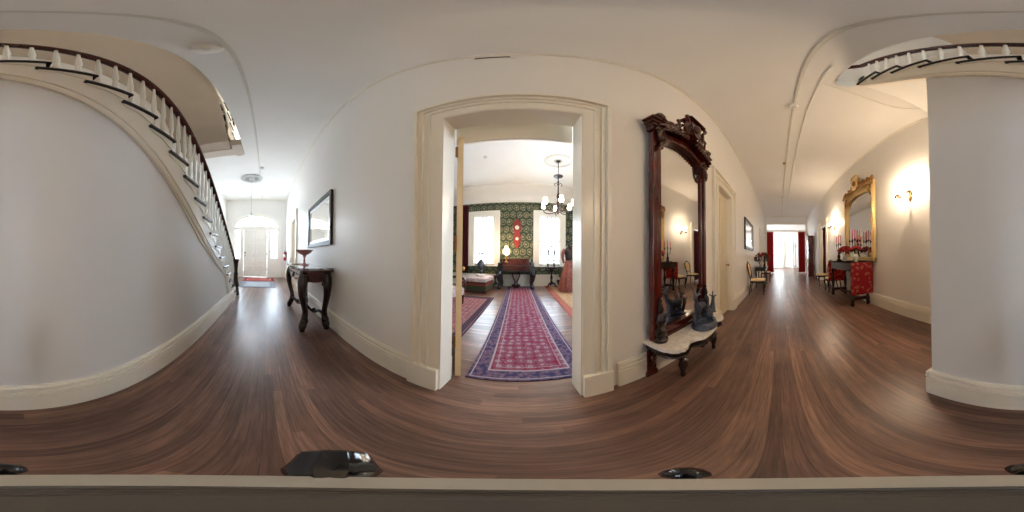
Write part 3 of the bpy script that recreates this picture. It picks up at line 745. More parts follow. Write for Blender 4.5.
# ------------------------------------------------------------------ curved-leg console (left)
def console(root, x0, x1, y0, y1, h, topmat, wall_side=1):
    """serpentine console with bold scrolled legs; local coordinates"""
    t = MB(); W, Dp = x1-x0, y1-y0
    out = []
    for i in range(33):
        u = i/32; out.append((x0+W*u, y0-.03*math.cos(2*PI*u*2)*math.sin(PI*u)-.015*math.sin(PI*u)))
    out = [(x0-.02, y1)]+[(x0-.02, y0+.06), (x0-.005, y0+.02)]+out[1:-1]+[(x1+.005, y0+.02), (x1+.02, y0+.06), (x1+.02, y1)]
    t.prism(out, h-.03, h, 'z', .006); t.build('tabletop', topmat, root)
    a = MB(); a.prism([(x, y+.03 if y < y1 else y-.0) for x, y in out], h-.055, h-.03, 'z')
    sh = [(x0+.05, h-.055)]+[(x1-.05, h-.055)]+[(x1-.05-(W-.1)*u, h-.17-.05*math.sin(PI*u)**2-.02*math.cos(6*PI*u)) for u in [k/24 for k in range(25)]]
    a.prism(sh, y0+.03, y0+.055, 'y'); a.prism(sh, y1-.04, y1-.015, 'y')
    for xs in (x0+.03, x1-.055):
        s2 = [(y0+.05, h-.055), (y1-.02, h-.055)]+[(y1-.02-(Dp-.07)*u, h-.18-.03*math.sin(PI*u)) for u in [k/10 for k in range(11)]]
        a.prism(s2, xs, xs+.025, 'x')
    for k in range(9): a.ball((x0+W*(k+.5)/9, y0+.028, h-.115), .022, 1.2, .5, .9, 1)
    a.ball(((x0+x1)/2, y0+.025, h-.16), .05, 1.5, .5, .8, 2)
    a.build('apron', 'mahogany', root, True)
    ankles = []
    for sx in (0, 1):
        for sy in (0, 1):
            X = x0+.10 if sx == 0 else x1-.10; Y = y0+.10 if sy == 0 else y1-.08
            dx = -1 if sx == 0 else 1; dy = -1 if sy == 0 else .25
            l = MB()
            K = 1.28
            swept(l, [(a_, b_, c_, d_*K) for a_, b_, c_, d_ in [(X, Y, h-.06, .055), (X+dx*.03, Y+dy*.03, h-.16, .062), (X+dx*.055, Y+dy*.05, h-.27, .052), (X+dx*.045, Y+dy*.045, h-.40, .042), (X+dx*.01, Y+dy*.01, h-.56, .034),
                      (X-dx*.015, Y-dy*.015, h-.68, .034), (X-dx*.005, Y, .17, .04), (X+dx*.03, Y+dy*.03, .08, .046), (X+dx*.045, Y+dy*.04, .03, .034), (X+dx*.045, Y+dy*.04, 0.0, .03)]], 4, 10)
            l.ball((X+dx*.03, Y+dy*.03, h-.17), .082, 1, 1, 1.1, 2, .05)
            l.ball((X-dx*.045, Y-dy*.02, h-.25), .046, 1, 1, 1, 1)
            l.ball((X+dx*.005, Y, .16), .062, 1, 1, .9, 2, .05); l.ball((X+dx*.05, Y+dy*.045, .05), .042, 1.1, 1.1, .9, 1)
            l.build('leg', 'darkwood', root, True); ankles.append((X, Y))
    s = MB(); cx, cy = (x0+x1)/2, (y0+y1)/2
    for X, Y in ankles:
        mx, my = X*.5+cx*.5, Y*.5+cy*.5
        swept(s, [(X, Y, .20, .028), (X*.75+cx*.25, Y*.8+cy*.2, .25, .024), (mx, my, .19, .026), (X*.25+cx*.75, Y*.2+cy*.8, .22, .026), (cx, cy, .26, .04)], 4, 8)
        s.ball((mx, my, .22), .045, 1, 1, 1, 1)
    s.lathe([(.0, .18), (.04, .2), (.06, .25), (.03, .29), (.045, .33), (.03, .38), (.015, .42), (0, .45)], cx, cy, 12)
    s.build('stretcher', 'darkwood', root, True)
ct = thing('console_table', 'dark carved console table with scrolled legs and marble top under the framed mirror', 'table', (-2.87, .70, 0))
console(ct, -.70, .70, -.25, .245, .97, 'marbleg')
tz = thing('compote_dish', 'copper coloured footed compote bowl on the marble console', 'compote dish', (-2.95, .70, .971))
b = MB(); b.lathe([(0, 0), (.085, 0), (.08, .012), (.03, .025), (.016, .05), (.022, .09), (.013, .12), (.018, .16), (.04, .18), (0, .18)], seg=18); b.build('stem', 'redbronze', tz, True)
b = MB(); b.lathe([(0, .175), (.04, .18), (.11, .215), (.165, .27), (.17, .278), (.16, .272), (.10, .222), (.0, .19)], seg=24); b.build('bowl', 'redbronze', tz, True)
for s in (-1, 1):
    b = MB(); b.tube(cat([(s*.04, 0, .16), (s*.085, 0, .14), (s*.11, 0, .18), (s*.095, 0, .21)], 4), .007, 6); b.build('handle', 'redbronze', tz, True)
m = MB(); m.lathe([(0, 0), (.07, 0), (.12, .008), (.13, .014), (.12, .012), (.0, .006)], seg=20); o = m.build('dish', 'china', smooth=True); o.location = (-3.22, .62, .971)
tag(o, 'small shallow white dish on the far end of the marble console', 'dish')

def framed(name, label, catg, x0, x1, z0, z1, yf, ny, outer, inner, w=.09, glass='mirror'):
    t = thing(name, label, catg, ((x0+x1)/2, yf, z0)); W, H = (x1-x0)/2, z1-z0
    def ring(mb, d0, d1, p0, p1):
        for a, b, c, d in ((-W+d0, -W+d1, d0, H-d0), (W-d1, W-d0, d0, H-d0), (-W+d1, W-d1, d0, d1), (-W+d1, W-d1, H-d1, H-d0)):
            ys = sorted((ny*p0, ny*p1)); mb.box(a, b, ys[0], ys[1], c, d, .003)
    b = MB(); ring(b, 0, w*.45, 0, .045); ring(b, w*.45, w*.6, 0, .03); b.build('frame', outer, t)
    b = MB(); ring(b, w*.6, w*.85, 0, .025); ring(b, w*.85, w, 0, .018); b.build('liner', inner, t)
    b = MB(); ys = sorted((ny*.002, ny*.010)); b.box(-W+w*.9, W-w*.9, ys[0], ys[1], w*.9, H-w*.9); b.build('mirror_glass', glass, t)
    return t
framed('wall_mirror', 'wide black and silver framed mirror above the marble console table', 'mirror', -3.62, -2.28, 1.32, 2.22, YA-.001, -1, 'black', 'silver', .13)
framed('wall_mirror', 'dark framed mirror hung past the tall wooden mirror, above the cream chair', 'mirror', 4.62, 6.1, 1.40, 2.36, YA-.001, -1, 'black', 'silver', .13)

# fire extinguisher
fe = thing('fire_extinguisher', 'small red fire extinguisher hung on the wall near the front door', 'fire extinguisher', (-7.85, YA-.085, .88))
b = MB(); b.lathe([(0, 0), (.06, 0), (.068, .015), (.068, .36), (.05, .41), (.02, .43), (0, .43)], seg=18); b.build('cylinder', 'extred', fe, True)
b = MB(); b.lathe([(0, .42), (.022, .42), (.022, .46), (0, .46)], seg=10); b.box(-.015, .07, -.012, .012, .46, .475); b.box(-.015, .08, -.012, .012, .495, .508); b.build('valve', 'black', fe)
b = MB(); b.tube(cat([(.02, 0, .45), (.09, 0, .42), (.1, 0, .3), (.085, 0, .18)], 5), .009, 6); b.build('hose', 'black', fe, True)
b = MB(); b.lathe([(0, .16), (.0695, .16), (.0695, .30), (0, .30)], seg=18); b.build('label_band', 'white', fe, True)
b = MB(); b.box(-.03, .03, .066, .084, .1, .42); b.build('bracket', 'iron', fe)
# mats by the entrance
def flat_rug(name, label, W, L, x, y, z, mat, rz=0, fringe=0):
    m = MB(); nx, ny = max(2, int(W/.12)), max(2, int(L/.12))
    t = bmesh.new(); bmesh.ops.create_grid(t, x_segments=nx, y_segments=ny, size=.5)
    for v in t.verts: v.co = Vector((v.co.x*W, v.co.y*L, .010+.0015*math.sin(v.co.x*31+v.co.y*17)))
    r = bmesh.ops.extrude_face_region(t, geom=t.faces[:])
    for v in r['geom']:
        if isinstance(v, bmesh.types.BMVert): v.co.z = 0
    bmesh.ops.recalc_face_normals(t, faces=t.faces); m.add(t)
    o = m.build(name, mat); o.location = (x, y, z); o.rotation_euler = (0, 0, rz); return tag(o, label, 'rug')
RM = rug('red_mat', .95, 1.40, srgb(176, 96, 92), [srgb(120, 40, 50), srgb(196, 140, 130), srgb(150, 60, 66)], srgb(150, 50, 56), srgb(206, 180, 160), .06)
flat_rug('door_mat', 'small red patterned mat lying against the white front door', .95, 1.40, -7.50, -.33, .0, RM)
GM = rug('grey_mat', 1.3, 1.35, srgb(168, 180, 190), [srgb(150, 158, 170), srgb(176, 186, 196), srgb(160, 168, 178)], srgb(140, 146, 156), srgb(96, 90, 104), .08)
flat_rug('door_mat', 'pale grey mat lying in front of the red entrance mat', 1.3, 1.35, -6.25, -.33, .0, GM)

# ------------------------------------------------------------------ tall pier mirror with marble shelf
PX0, PX1, PZ = .925, 1.875, .42
pm = thing('pier_mirror', 'towering carved mahogany pier mirror with arched glass and low marble shelf', 'mirror', ((PX0+PX1)/2, YA, 0))
W = (PX1-PX0)/2
ARCH = lambda u: 2.28+.15*math.sqrt(max(0, 1-u*u))        # underside of the arched head
g = MB(); gp = [(-W+.10, PZ+.10), (W-.10, PZ+.10)]+[((W-.10)*u, ARCH(u)+.015) for u in [1-k/10 for k in range(21)]]
g.prism(gp, -.055, -.045, 'y'); g.build('mirror_glass', 'mirror', pm)
bk = MB(); bk.box(-W+.02, W-.02, -.043, -.036, PZ, 2.6); bk.build('back_board', 'darkwood', pm)
for s in (-1, 1):
    b = MB(); xs = sorted((s*W, s*(W-.055))); b.box(xs[0], xs[1], -.092, -.036, PZ, 2.56, .006)
    xs = sorted((s*(W-.055), s*(W-.115))); b.box(xs[0], xs[1], -.075, -.036, PZ, 2.50, .004)
    b.build('stile', 'mahv', pm)
    b = MB(); cx = s*(W-.06)
    b.lathe([(0, PZ), (.062, PZ), (.064, PZ+.03), (.045, PZ+.05), (.055, PZ+.08), (.058, PZ+.12), (.034, PZ+.15), (.046, PZ+.19), (.044, PZ+.23), (.022, PZ+.27), (.03, PZ+.30), (.014, PZ+.36), (.018, PZ+.385), (0, PZ+.41)], cx, -.105, 14)
    b.build('base_finial', 'darkwood', pm, True)
    c = MB()                               # carved capital scroll
    for k in range(12): c.ball((cx+random.uniform(-.03, .03), -.10+random.uniform(-.03, .01), 2.22+k*.026), .028, 1, .8, 1.1, 1, .25)
    c.tube(cat([(cx+s*.02, -.11, 2.18), (cx-s*.02, -.14, 2.25), (cx-s*.06, -.13, 2.33), (cx-s*.10, -.11, 2.36), (cx-s*.09, -.1, 2.41), (cx-s*.03, -.12, 2.44)], 4), .016, 6)
    c.build('carved_capital', 'carving', pm, True)
b = MB(); b.box(-W+.055, W-.055, -.085, -.04, PZ, PZ+.10, .006); b.box(-W+.055, W-.055, -.10, -.04, PZ, PZ+.03, .004); b.build('bottom_rail', 'mahogany', pm)
b = MB(); us = [1-k/12 for k in range(25)]
inner = [((W-.10)*u, ARCH(u)) for u in us]; outer = [(-(W-.02)*u, 2.40+.14*(1-u*u)) for u in us]
b.prism(inner+outer, -.095, -.04, 'y')
b.prism([((W-.10)*u, ARCH(u)) for u in us]+[(-(W-.10)*u, ARCH(u)+.03) for u in us], -.115, -.095, 'y')
b.prism([(W*u, 2.42+.15*(1-u*u)) for u in us]+[(-W*u, 2.47+.16*(1-u*u)) for u in us], -.15, -.04, 'y')
b.prism([(W*u, 2.46+.15*(1-u*u)) for u in us]+[(-W*u, 2.49+.16*(1-u*u)) for u in us], -.175, -.04, 'y'); b.build('arched_head', 'mahogany', pm)
for s in (-1, 1):
    b = MB(); cx = s*(W-.035)
    for hw, y0, z0, z1 in ((.055, -.11, 2.44, 2.50), (.065, -.125, 2.50, 2.54), (.085, -.14, 2.54, 2.58), (.105, -.16, 2.58, 2.605), (.09, -.145, 2.605, 2.63)):
        b.box(cx-hw, cx+hw, y0, -.03, z0, z1, .006)
    b.build('cornice_cap', 'mahogany', pm)
    c = MB()
    for k in range(18):
        a = 2*PI*k/9; q = .042 if k < 9 else .02; c.ball((cx+q*math.cos(a), -.13+q*.8*math.sin(a), 2.65+.035*(k//9)), .022, 1, 1, 1, 1, .3)
    c.ball((cx, -.13, 2.67), .03, 1, 1, 1, 2, .1); c.build('rosette', 'carving', pm, True)
b = MB()                                   # pierced scroll work climbing to the crest
for s in (-1, 1):
    b.tube(cat([(s*.42, -.13, 2.50), (s*.37, -.15, 2.60), (s*.31, -.16, 2.62), (s*.29, -.15, 2.56), (s*.24, -.16, 2.58), (s*.20, -.17, 2.68), (s*.15, -.18, 2.72)], 5), .020, 8)
    b.tube(cat([(s*.30, -.16, 2.60), (s*.25, -.19, 2.66), (s*.27, -.19, 2.71), (s*.22, -.19, 2.73)], 5), .015, 7)
    b.tube(cat([(s*.09, -.18, 2.60), (s*.17, -.2, 2.64), (s*.14, -.22, 2.76), (s*.19, -.23, 2.84), (s*.14, -.22, 2.89)], 5), .020, 8)
    b.tube(cat([(s*.20, -.17, 2.58), (s*.13, -.19, 2.60), (s*.10, -.2, 2.68), (s*.05, -.2, 2.62)], 5), .016, 7)
    for k in range(12): b.ball((s*(.10+k*.028), -.16, 2.58+.04*abs(math.sin(k*1.3))), .022, 1.2, .8, 1.1, 1, .3)
b.build('crest_scroll', 'mahogany', pm, True)
b = MB(); b.prism(cat([(0, 2.58), (.07, 2.64), (.085, 2.74), (.11, 2.84), (.06, 2.83), (0, 2.86), (-.06, 2.83), (-.11, 2.84), (-.085, 2.74), (-.07, 2.64), (0, 2.58)], 4)[:-1], -.23, -.15, 'y', .01)
b.box(-.15, .15, -.26, -.12, 2.86, 2.885, .008); b.box(-.11, .11, -.24, -.13, 2.885, 2.90, .004)
b.build('crest', 'mahogany', pm)
b = MB(); b.ball((0, -.235, 2.74), .05, .9, .6, 1.35, 2, .08); b.build('medallion', 'carving', pm, True)
for s in (-1, 1):
    b = MB()
    for k in range(7): b.tube(cat([(s*(.08+k*.05), -.178, 2.53-.012*k), (s*(.095+k*.05), -.185, 2.565-.012*k), (s*(.115+k*.05), -.178, 2.545-.014*k)], 3), .013, 6)
    b.build('carved_leaf', 'carving', pm, True)
# marble shelf, serpentine
half = cat([(0, -.385), (.12, -.38), (.20, -.36), (.26, -.31), (.33, -.32), (.42, -.35), (.50, -.33), (.555, -.26), (.565, -.14), (.55, -.0)], 4)
half = [(x*.915, y*.97) for x, y in half]
outl = half+[(-x, y) for x, y in reversed(half)][:-1]
b = MB(); b.prism(outl, PZ-.032, PZ, 'z', .008); b.build('marble_shelf', 'marble', pm)
ap = [(x*.95, y*.94) for x, y in outl]
b = MB(); b.prism(ap, PZ-.10, PZ-.032, 'z', .004)
for k in range(5): b.ball((-.14+.07*k, -.345, PZ-.11), .03, 1.2, .5, .9, 1)
b.tube([(x, y, PZ-.095) for x, y in ap if y < -.1], .012, 6)
b.build('apron', 'darkwood', pm)
for s in (-1, 1):
    b = MB(); b.lathe([(0, 0), (.02, 0), (.024, .03), (.018, .06), (.03, .10), (.042, .16), (.03, .2), (.044, .225), (.03, .24), (.035, .30), (.05, .325), (0, .325)], s*.31, -.25, 14); b.build('leg', 'darkwood', pm, True)
    b = MB(); xs = sorted((s*.40, s*.50)); b.box(xs[0], xs[1], -.05, -.031, .0, PZ-.1, .004); b.ball((s*.45, -.055, .2), .035, .8, .5, 2, 2); b.box(xs[0]-.01, xs[1]+.01, -.055, -.031, 0, .05); b.build('back_panel', 'mahogany', pm)

# bronze deer group
st = thing('deer_statue', 'dark bronze deer group on a rocky oval base on the marble shelf', 'statue', (1.50, .735, PZ+.001), R(10))
b = MB(); b.lathe([(0, 0), (.175, 0), (.18, .02), (.165, .05), (.15, .07), (0, .08)], seg=24, sx=1, sy=.72)
for k in range(30):
    a = random.uniform(0, 2*PI); q = random.uniform(.2, .9); b.ball((.14*q*math.cos(a), .095*q*math.sin(a), .075+.03*(1-q)), random.uniform(.02, .04), 1, 1, .8, 1, .25)
b.build('rock_base', 'bronze', st, True)
def deer(mb, ox, oy, oz, k, face, lying=False):
    f = face; P = lambda x, y, z: (ox+x*k*f, oy+y*k, oz+z*k)
    def sw(rows): swept(mb, [P(*r[:3])+(r[3]*k,) for r in rows], 4, 8)
    bz = .10 if lying else .26
    sw([(-.20, 0, bz+.0, .02), (-.17, 0, bz, .055), (-.08, 0, bz+.0, .062), (.02, 0, bz+.0, .06), (.10, 0, bz+.02, .068), (.15, 0, bz+.06, .055), (.18, 0, bz+.13, .036), (.20, 0, bz+.2, .03), (.225, 0, bz+.235, .032), (.27, 0, bz+.22, .02), (.31, 0, bz+.205, .013)])
    for y in (-.03, .03):
        if lying:
            sw([(.10, y, bz, .03), (.17, y*1.3, .05, .02), (.24, y*1.4, .02, .012)]); sw([(-.13, y, bz, .04), (-.05, y*1.6, .05, .025), (-.16, y*1.8, .02, .014)])
        else:
            sw([(.11, y, bz, .035), (.12, y, bz-.1, .022), (.13+y, y, .11, .015), (.115+y, y, .05, .012), (.13+y, y, 0, .014)])
            sw([(-.15, y, bz, .048), (-.13, y, bz-.09, .032), (-.185+y, y, .12, .016), (-.165+y, y, .05, .012), (-.155+y, y, 0, .014)])
        sw([(.20, y*.6, bz+.25, .012), (.185, y*2, bz+.28, .01), (.18, y*2.6, bz+.285, .003)])
        if not lying:
            sw([(.205, y*.5, bz+.26, .010), (.17, y*1.6, bz+.31, .008), (.18, y*2.2, bz+.36, .007), (.22, y*2.2, bz+.39, .003)])
            sw([(.17, y*1.6, bz+.31, .007), (.22, y*1.8, bz+.33, .003)]); sw([(.178, y*2.1, bz+.345, .006), (.14, y*2.6, bz+.38, .003)])
b = MB(); deer(b, -.045, .035, .075, .58, -1); b.build('stag', 'bronze', st, True)
b = MB(); deer(b, .05, -.05, .09, .58, 1, True); b.build('resting_deer', 'bronze', st, True)
b = MB()
for k in range(7):
    a = k*.9; b.tube(cat([(.10+.03*math.cos(a), .0+.03*math.sin(a), .07), (.11+.05*math.cos(a), .05*math.sin(a), .18), (.09+.08*math.cos(a), .07*math.sin(a), .24+.02*k)], 4), [.012-.0008*i for i in range(9)], 6)
b.build('tree_stump', 'bronze', st, True)

# ------------------------------------------------------------------ balloon-back chairs
def make_chair(label, loc, rz):
    t = thing('side_chair', label, 'chair', loc, rz, None)          # faces -y, back at +y
    b = MB(); sp = cat([(-.20, .20), (-.235, 0), (-.24, -.16), (-.15, -.235), (0, -.25), (.15, -.235), (.24, -.16), (.235, 0), (.20, .20), (0, .215)], 4)
    b.prism(sp, .375, .43, 'z', .008); b.build('seat_frame', 'darkwood', t)
    b = MB(); b.prism([(x*.95, y*.95) for x, y in sp], .43, .47, 'z', .012); b.ball((0, -.02, .455), .2, 1, 1, .22, 2); b.build('seat_cushion', 'cream', t, True)
    for s in (-1, 1):
        b = MB(); swept(b, [(s*.20, -.19, .40, .03), (s*.22, -.22, .32, .032), (s*.205, -.20, .18, .018), (s*.20, -.19, .07, .014), (s*.21, -.215, .0, .02)], 4, 8); b.build('leg', 'darkwood', t, True)
        b = MB(); swept(b, [(s*.18, .18, .42, .024), (s*.18, .20, .25, .02), (s*.185, .25, .0, .016)], 4, 8); b.build('leg', 'darkwood', t, True)
    ring = cat([(-.13, .19, .44), (-.15, .215, .56), (-.20, .25, .74), (-.19, .285, .90), (-.10, .31, .985), (0, .315, 1.0), (.10, .31, .985), (.19, .285, .90), (.20, .25, .74), (.15, .215, .56), (.13, .19, .44)], 4)
    b = MB(); b.tube(ring, .018, 8); b.tube(cat([(-.15, .22, .58), (0, .225, .56), (.15, .22, .58)], 4), .014, 8); b.ball((0, .31, 1.01), .035, 1.8, .7, .8, 1); b.build('back_frame', 'darkwood', t, True)
    b = MB(); t2 = bmesh.new(); cen = t2.verts.new((0, .245, .78)); vs = []
    pad = cat([(-.13, .235, .61), (-.17, .252, .74), (-.16, .28, .88), (-.08, .298, .955), (0, .303, .965), (.08, .298, .955), (.16, .28, .88), (.17, .252, .74), (.13, .235, .61), (0, .232, .60), (-.13, .235, .61)], 3)[:-1]
    vs = [t2.verts.new(p) for p in pad]; vb = [t2.verts.new((p[0], p[1]+.02, p[2])) for p in pad]; cb = t2.verts.new((0, .285, .78)); n = len(vs)
    for i in range(n):
        t2.faces.new((cen, vs[i], vs[(i+1) % n])); t2.faces.new((vs[i], vb[i], vb[(i+1) % n], vs[(i+1) % n])); t2.faces.new((cb, vb[(i+1) % n], vb[i]))
    bmesh.ops.recalc_face_normals(t2, faces=t2.faces); b.add(t2); b.build('back_cushion', 'cream', t, True)
    return t
ch = make_chair('cream upholstered oval-back chair against the wall below the dark framed mirror', (5.08, .66, 0), R(0))
dup(ch, (7.75, .62, 0), R(4), 'cream seated chair just beyond the flower table, nearest the left red curtain')
dup(ch, (5.05, -1.74, 0), R(180), 'cream seated chair beside the far end of the red-draped table')
dup(ch, (6.15, -1.72, 0), R(178), 'cream seated chair next to the doorway opposite, farther from the red-draped table')

# flower table on the mirror wall
ft = thing('side_table', 'dark side table holding red flowers beside the cream oval-back chair', 'table', (6.55, .68, 0))
b = MB(); b.box(-.50, .50, -.24, .24, .74, .775, .008); b.build('tabletop', 'darkwood', ft)
b = MB(); b.box(-.45, .45, -.20, .20, .63, .74, .004); b.build('apron', 'darkwood', ft)
for sx in (-1, 1):
    for sy in (-1, 1):
        b = MB(); b.lathe([(0, 0), (.018, 0), (.02, .05), (.014, .08), (.028, .2), (.02, .4), (.032, .5), (.024, .54), (.03, .64), (0, .64)], sx*.42, sy*.17, 10); b.build('leg', 'darkwood', ft, True)
b = MB(); b.box(-.42, .42, -.17, .17, .16, .18, .004); b.build('shelf', 'darkwood', ft)
def bouquet(label, loc, vase, R_=.17, roses=16, leaves=60, vh=.2, catg='flowers', spread=1.0, name='flower_arrangement', rs=.038):
    t = thing(name, label, catg, loc)
    v = MB(); v.lathe([(0, 0), (.04, 0), (.045, .01), (.03, .03), (.06, vh*.45), (.07, vh*.7), (.045, vh*.92), (.055, vh), (.045, vh-.005), (0, vh*.5)], seg=18); v.build('vase', vase, t, True)
    l = MB()
    for k in range(leaves):
        a = random.uniform(0, 2*PI); e = random.uniform(-.25, 1.2); q = R_*random.uniform(.5, 1.1)
        c = Vector((q*math.cos(a)*math.cos(e)*spread, q*math.sin(a)*math.cos(e), vh+.06+q*math.sin(e)*.9))
        tt = bmesh.new(); L_ = random.uniform(.035, .06)
        vv = [tt.verts.new(p) for p in ((0, -L_, 0), (L_*.4, 0, .008), (0, L_, -.005), (-L_*.4, 0, .008))]; tt.faces.new(vv)
        bmesh.ops.solidify(tt, geom=tt.faces[:], thickness=.002)
        l.add(tt, Matrix.Translation(c) @ Matrix.Rotation(a, 4, 'Z') @ Matrix.Rotation(random.uniform(-1, 1), 4, 'X'))
    l.build('foliage', 'leaf', t)
    for k in range(roses):
        a = 2*PI*k*.618; e = 1.25*(1-k/roses); q = R_*(.75+.2*random.random())
        c = (q*math.cos(a)*math.cos(e)*spread, q*math.sin(a)*math.cos(e), vh+.08+q*math.sin(e)*.85)
        r = MB(); r.ball(c, rs, 1, 1, .8, 2, .16); r.ball((c[0], c[1], c[2]+rs*.32), rs*.63, 1, 1, .9, 1, .2); r.build('rose', 'rose', t)
    s = MB()
    for k in range(8):
        a = k*.8; s.tube([(0, 0, vh*.5), (R_*.5*math.cos(a), R_*.5*math.sin(a), vh+.1)], .004, 5)
    s.build('stem', 'leaf', t); return t
bouquet('red flowers with green leaves in a white vase on the side table', (6.45, .64, .776), 'china', .32, 9, 330, .22, rs=.06)
m = MB(); m.lathe([(0, 0), (.05, 0), (.055, .02), (.055, .2), (.045, .25), (.018, .30), (.018, .38), (.024, .385), (.024, .4), (0, .4)], seg=16); o = m.build('bottle', 'darkwood', smooth=True); o.location = (6.86, .60, .776)
tag(o, 'dark slender bottle standing beside the red flowers on the side table', 'bottle')

# ------------------------------------------------------------------ dining side: long table with red runner
TX0, TX1, TY0, TY1, TH = 3.12, 4.68, -2.05, -1.50, 1.01
lt = thing('trestle_table', 'tall dark trestle table against the wall under the gilt mirror', 'table', ((TX0+TX1)/2, (TY0+TY1)/2, 0))
w2, d2 = (TX1-TX0)/2, (TY1-TY0)/2
b = MB(); b.box(-w2, w2, -d2, d2, TH-.03, TH, .008); b.build('tabletop', 'darkwood', lt)
b = MB()
b.box(-w2+.06, w2-.06, d2-.05, d2-.025, TH-.20, TH-.03); b.box(-w2+.06, w2-.06, -d2+.02, -d2+.045, TH-.20, TH-.03)
b.box(-w2+.05, -w2+.08, -d2+.03, d2-.03, TH-.20, TH-.03); b.box(w2-.08, w2-.05, -d2+.03, d2-.03, TH-.20, TH-.03)
b.build('apron', 'darkwood', lt)
for sx in (-1, 1):
    for sy in (-1, 1):
        X, Y = sx*(w2-.13), sy*(d2-.08); b = MB()
        b.lathe([(0, .0), (.03, .0), (.035, .03), (.03, .06), (.045, .12), (.045, .2), (.028, .23), (.04, .30), (.05, .42), (.034, .56), (.026, .66), (.045, .70), (.045, TH-.2), (.045, TH-.03), (0, TH-.03)], X, Y, 12)
        b.ball((X, Y+sy*.01, .05), .05, 1, 1.2, .9, 1); b.build('leg', 'darkwood', lt, True)
    b = MB(); b.box(sx*(w2-.13)-.03, sx*(w2-.13)+.03, -d2+.06, d2-.06, .14, .22, .008); b.build('stretcher', 'mahogany', lt)
b = MB(); b.tube(cat([(-w2+.13, 0, .19), (-.3, 0, .16), (0, 0, .22), (.3, 0, .16), (w2-.13, 0, .19)], 5), .03, 8); b.build('stretcher', 'mahogany', lt, True)
# runner draped lengthwise over both ends
def runner_cloth():
    path = [(TX0-.016, .30), (TX0-.020, .60), (TX0-.016, .92), (TX0-.012, 1.0), (TX0+.0, TH+.006)]+[(TX0+(TX1-TX0)*k/8, TH+.006) for k in range(1, 8)]+[(TX1, TH+.006), (TX1+.012, 1.0), (TX1+.016, .92), (TX1+.022, .66), (TX1+.016, .40)]
    t = bmesh.new(); rows = []; nY = 26
    for i, (x, z) in enumerate(path):
        hang = max(0, TH-.02-z); rows.append([])
        for k in range(nY+1):
            y = TY0+.02+(TY1-TY0-.0)*k/nY
            o = .010*hang*2*math.sin(k*1.1)*(-1 if x < 4 else 1)
            rows[-1].append(t.verts.new((x+o, y, z)))
    for a, c in zip(rows, rows[1:]):
        for k in range(nY): t.faces.new((a[k], a[k+1], c[k+1], c[k]))
    bmesh.ops.solidify(t, geom=t.faces[:], thickness=-.004); bmesh.ops.recalc_face_normals(t, faces=t.faces)
    m = MB(); m.add(t); return m.build('table_runner', 'redcloth', smooth=True)
tag(runner_cloth(), 'red and gold damask cloth hanging over both ends of the trestle table', 'tablecloth')

def candelabra(label, loc, arms, h, base='golddark', arm_r=.15, group=None):
    t = thing('candelabra', label, 'candelabra', loc)
    b = MB(); b.lathe([(0, 0), (.065, 0), (.07, .02), (.05, .05), (.035, .07), (.05, .11), (.045, .15), (.025, .18), (.03, .22), (.018, .26), (.014, h*.6), (.024, h*.64), (.014, h*.68), (.012, h), (0, h)], seg=14); b.build('stem', base, t, True)
    pos = [(0, 0, h)]+[(arm_r*math.cos(a), arm_r*math.sin(a)*.8, h-.03) for a in [2*PI*k/arms for k in range(arms)]]
    for p in pos[1:]:
        b = MB(); b.tube(cat([(0, 0, h*.66), (p[0]*.5, p[1]*.5, h*.58), (p[0]*.95, p[1]*.95, h*.66), p], 5), .007, 6); b.build('arm', 'iron', t, True)
    for p in pos:
        b = MB(); b.lathe([(0, p[2]-.01), (.012, p[2]-.01), (.03, p[2]+.012), (.03, p[2]+.018), (.016, p[2]+.02), (.016, p[2]+.05), (0, p[2]+.05)], p[0], p[1], 12); c = b.build('candle_cup', 'iron', t, True)
        b = MB(); b.lathe([(0, p[2]+.045), (.012, p[2]+.045), (.011, p[2]+.27), (.003, p[2]+.285), (0, p[2]+.29)], p[0], p[1], 10); b.build('candle', 'candle', t, True)
    return t
candelabra('bronze candelabra with three rose candles on the far end of the trestle table', (4.42, -1.72, TH+.012), 2, .47, 'iron', .16)
candelabra('bronze candelabra crowded with rose candles between the red bouquets', (3.62, -1.84, TH+.012), 6, .52, 'golddark', .15)
bouquet('dark red bouquet in a white bowl, left of the crowded candelabra', (3.95, -1.70, TH+.012), 'china', .18, 18, 50, .16, rs=.05)
bouquet('dark red bouquet in a white bowl, right of the crowded candelabra', (3.34, -1.72, TH+.012), 'china', .12, 12, 34, .18, rs=.045)

# gilt pier mirror on the dining side
gm = thing('gilt_mirror', 'tall ornate gilt mirror with carved crest behind the candelabras', 'mirror', (3.78, YC, 1.03), PI)
W, H = .79, 1.90
for s in (-1, 1):
    b = MB(); xs = sorted((s*W, s*(W-.11))); b.box(xs[0], xs[1], -.09, -.02, 0, H, .012); xs = sorted((s*(W-.02), s*(W-.06))); b.box(xs[0], xs[1], -.115, -.09, .06, H-.06, .008)
    for z in (.15, .55, .95, 1.35, 1.7): b.ball((s*(W-.11), -.085, z), .04, .8, .7, 1.6, 1, .2)
    b.build('stile', 'gold', gm)
b = MB(); b.box(-W, W, -.10, -.02, -.0, .10, .01); b.build('bottom_rail', 'gold', gm)
b = MB(); us = [1-k/12 for k in range(25)]
b.prism([((W-.10)*u, H-.32+.20*math.sqrt(max(0, 1-u*u))) for u in us]+[(-(W)*u, H+.02+.07*(1-u*u)) for u in us], -.09, -.02, 'y')
b.prism([(W*u, H+.02+.07*(1-u*u)) for u in us]+[(-W*u, H+.06+.08*(1-u*u)) for u in us], -.13, -.02, 'y'); b.build('head_rail', 'gold', gm)
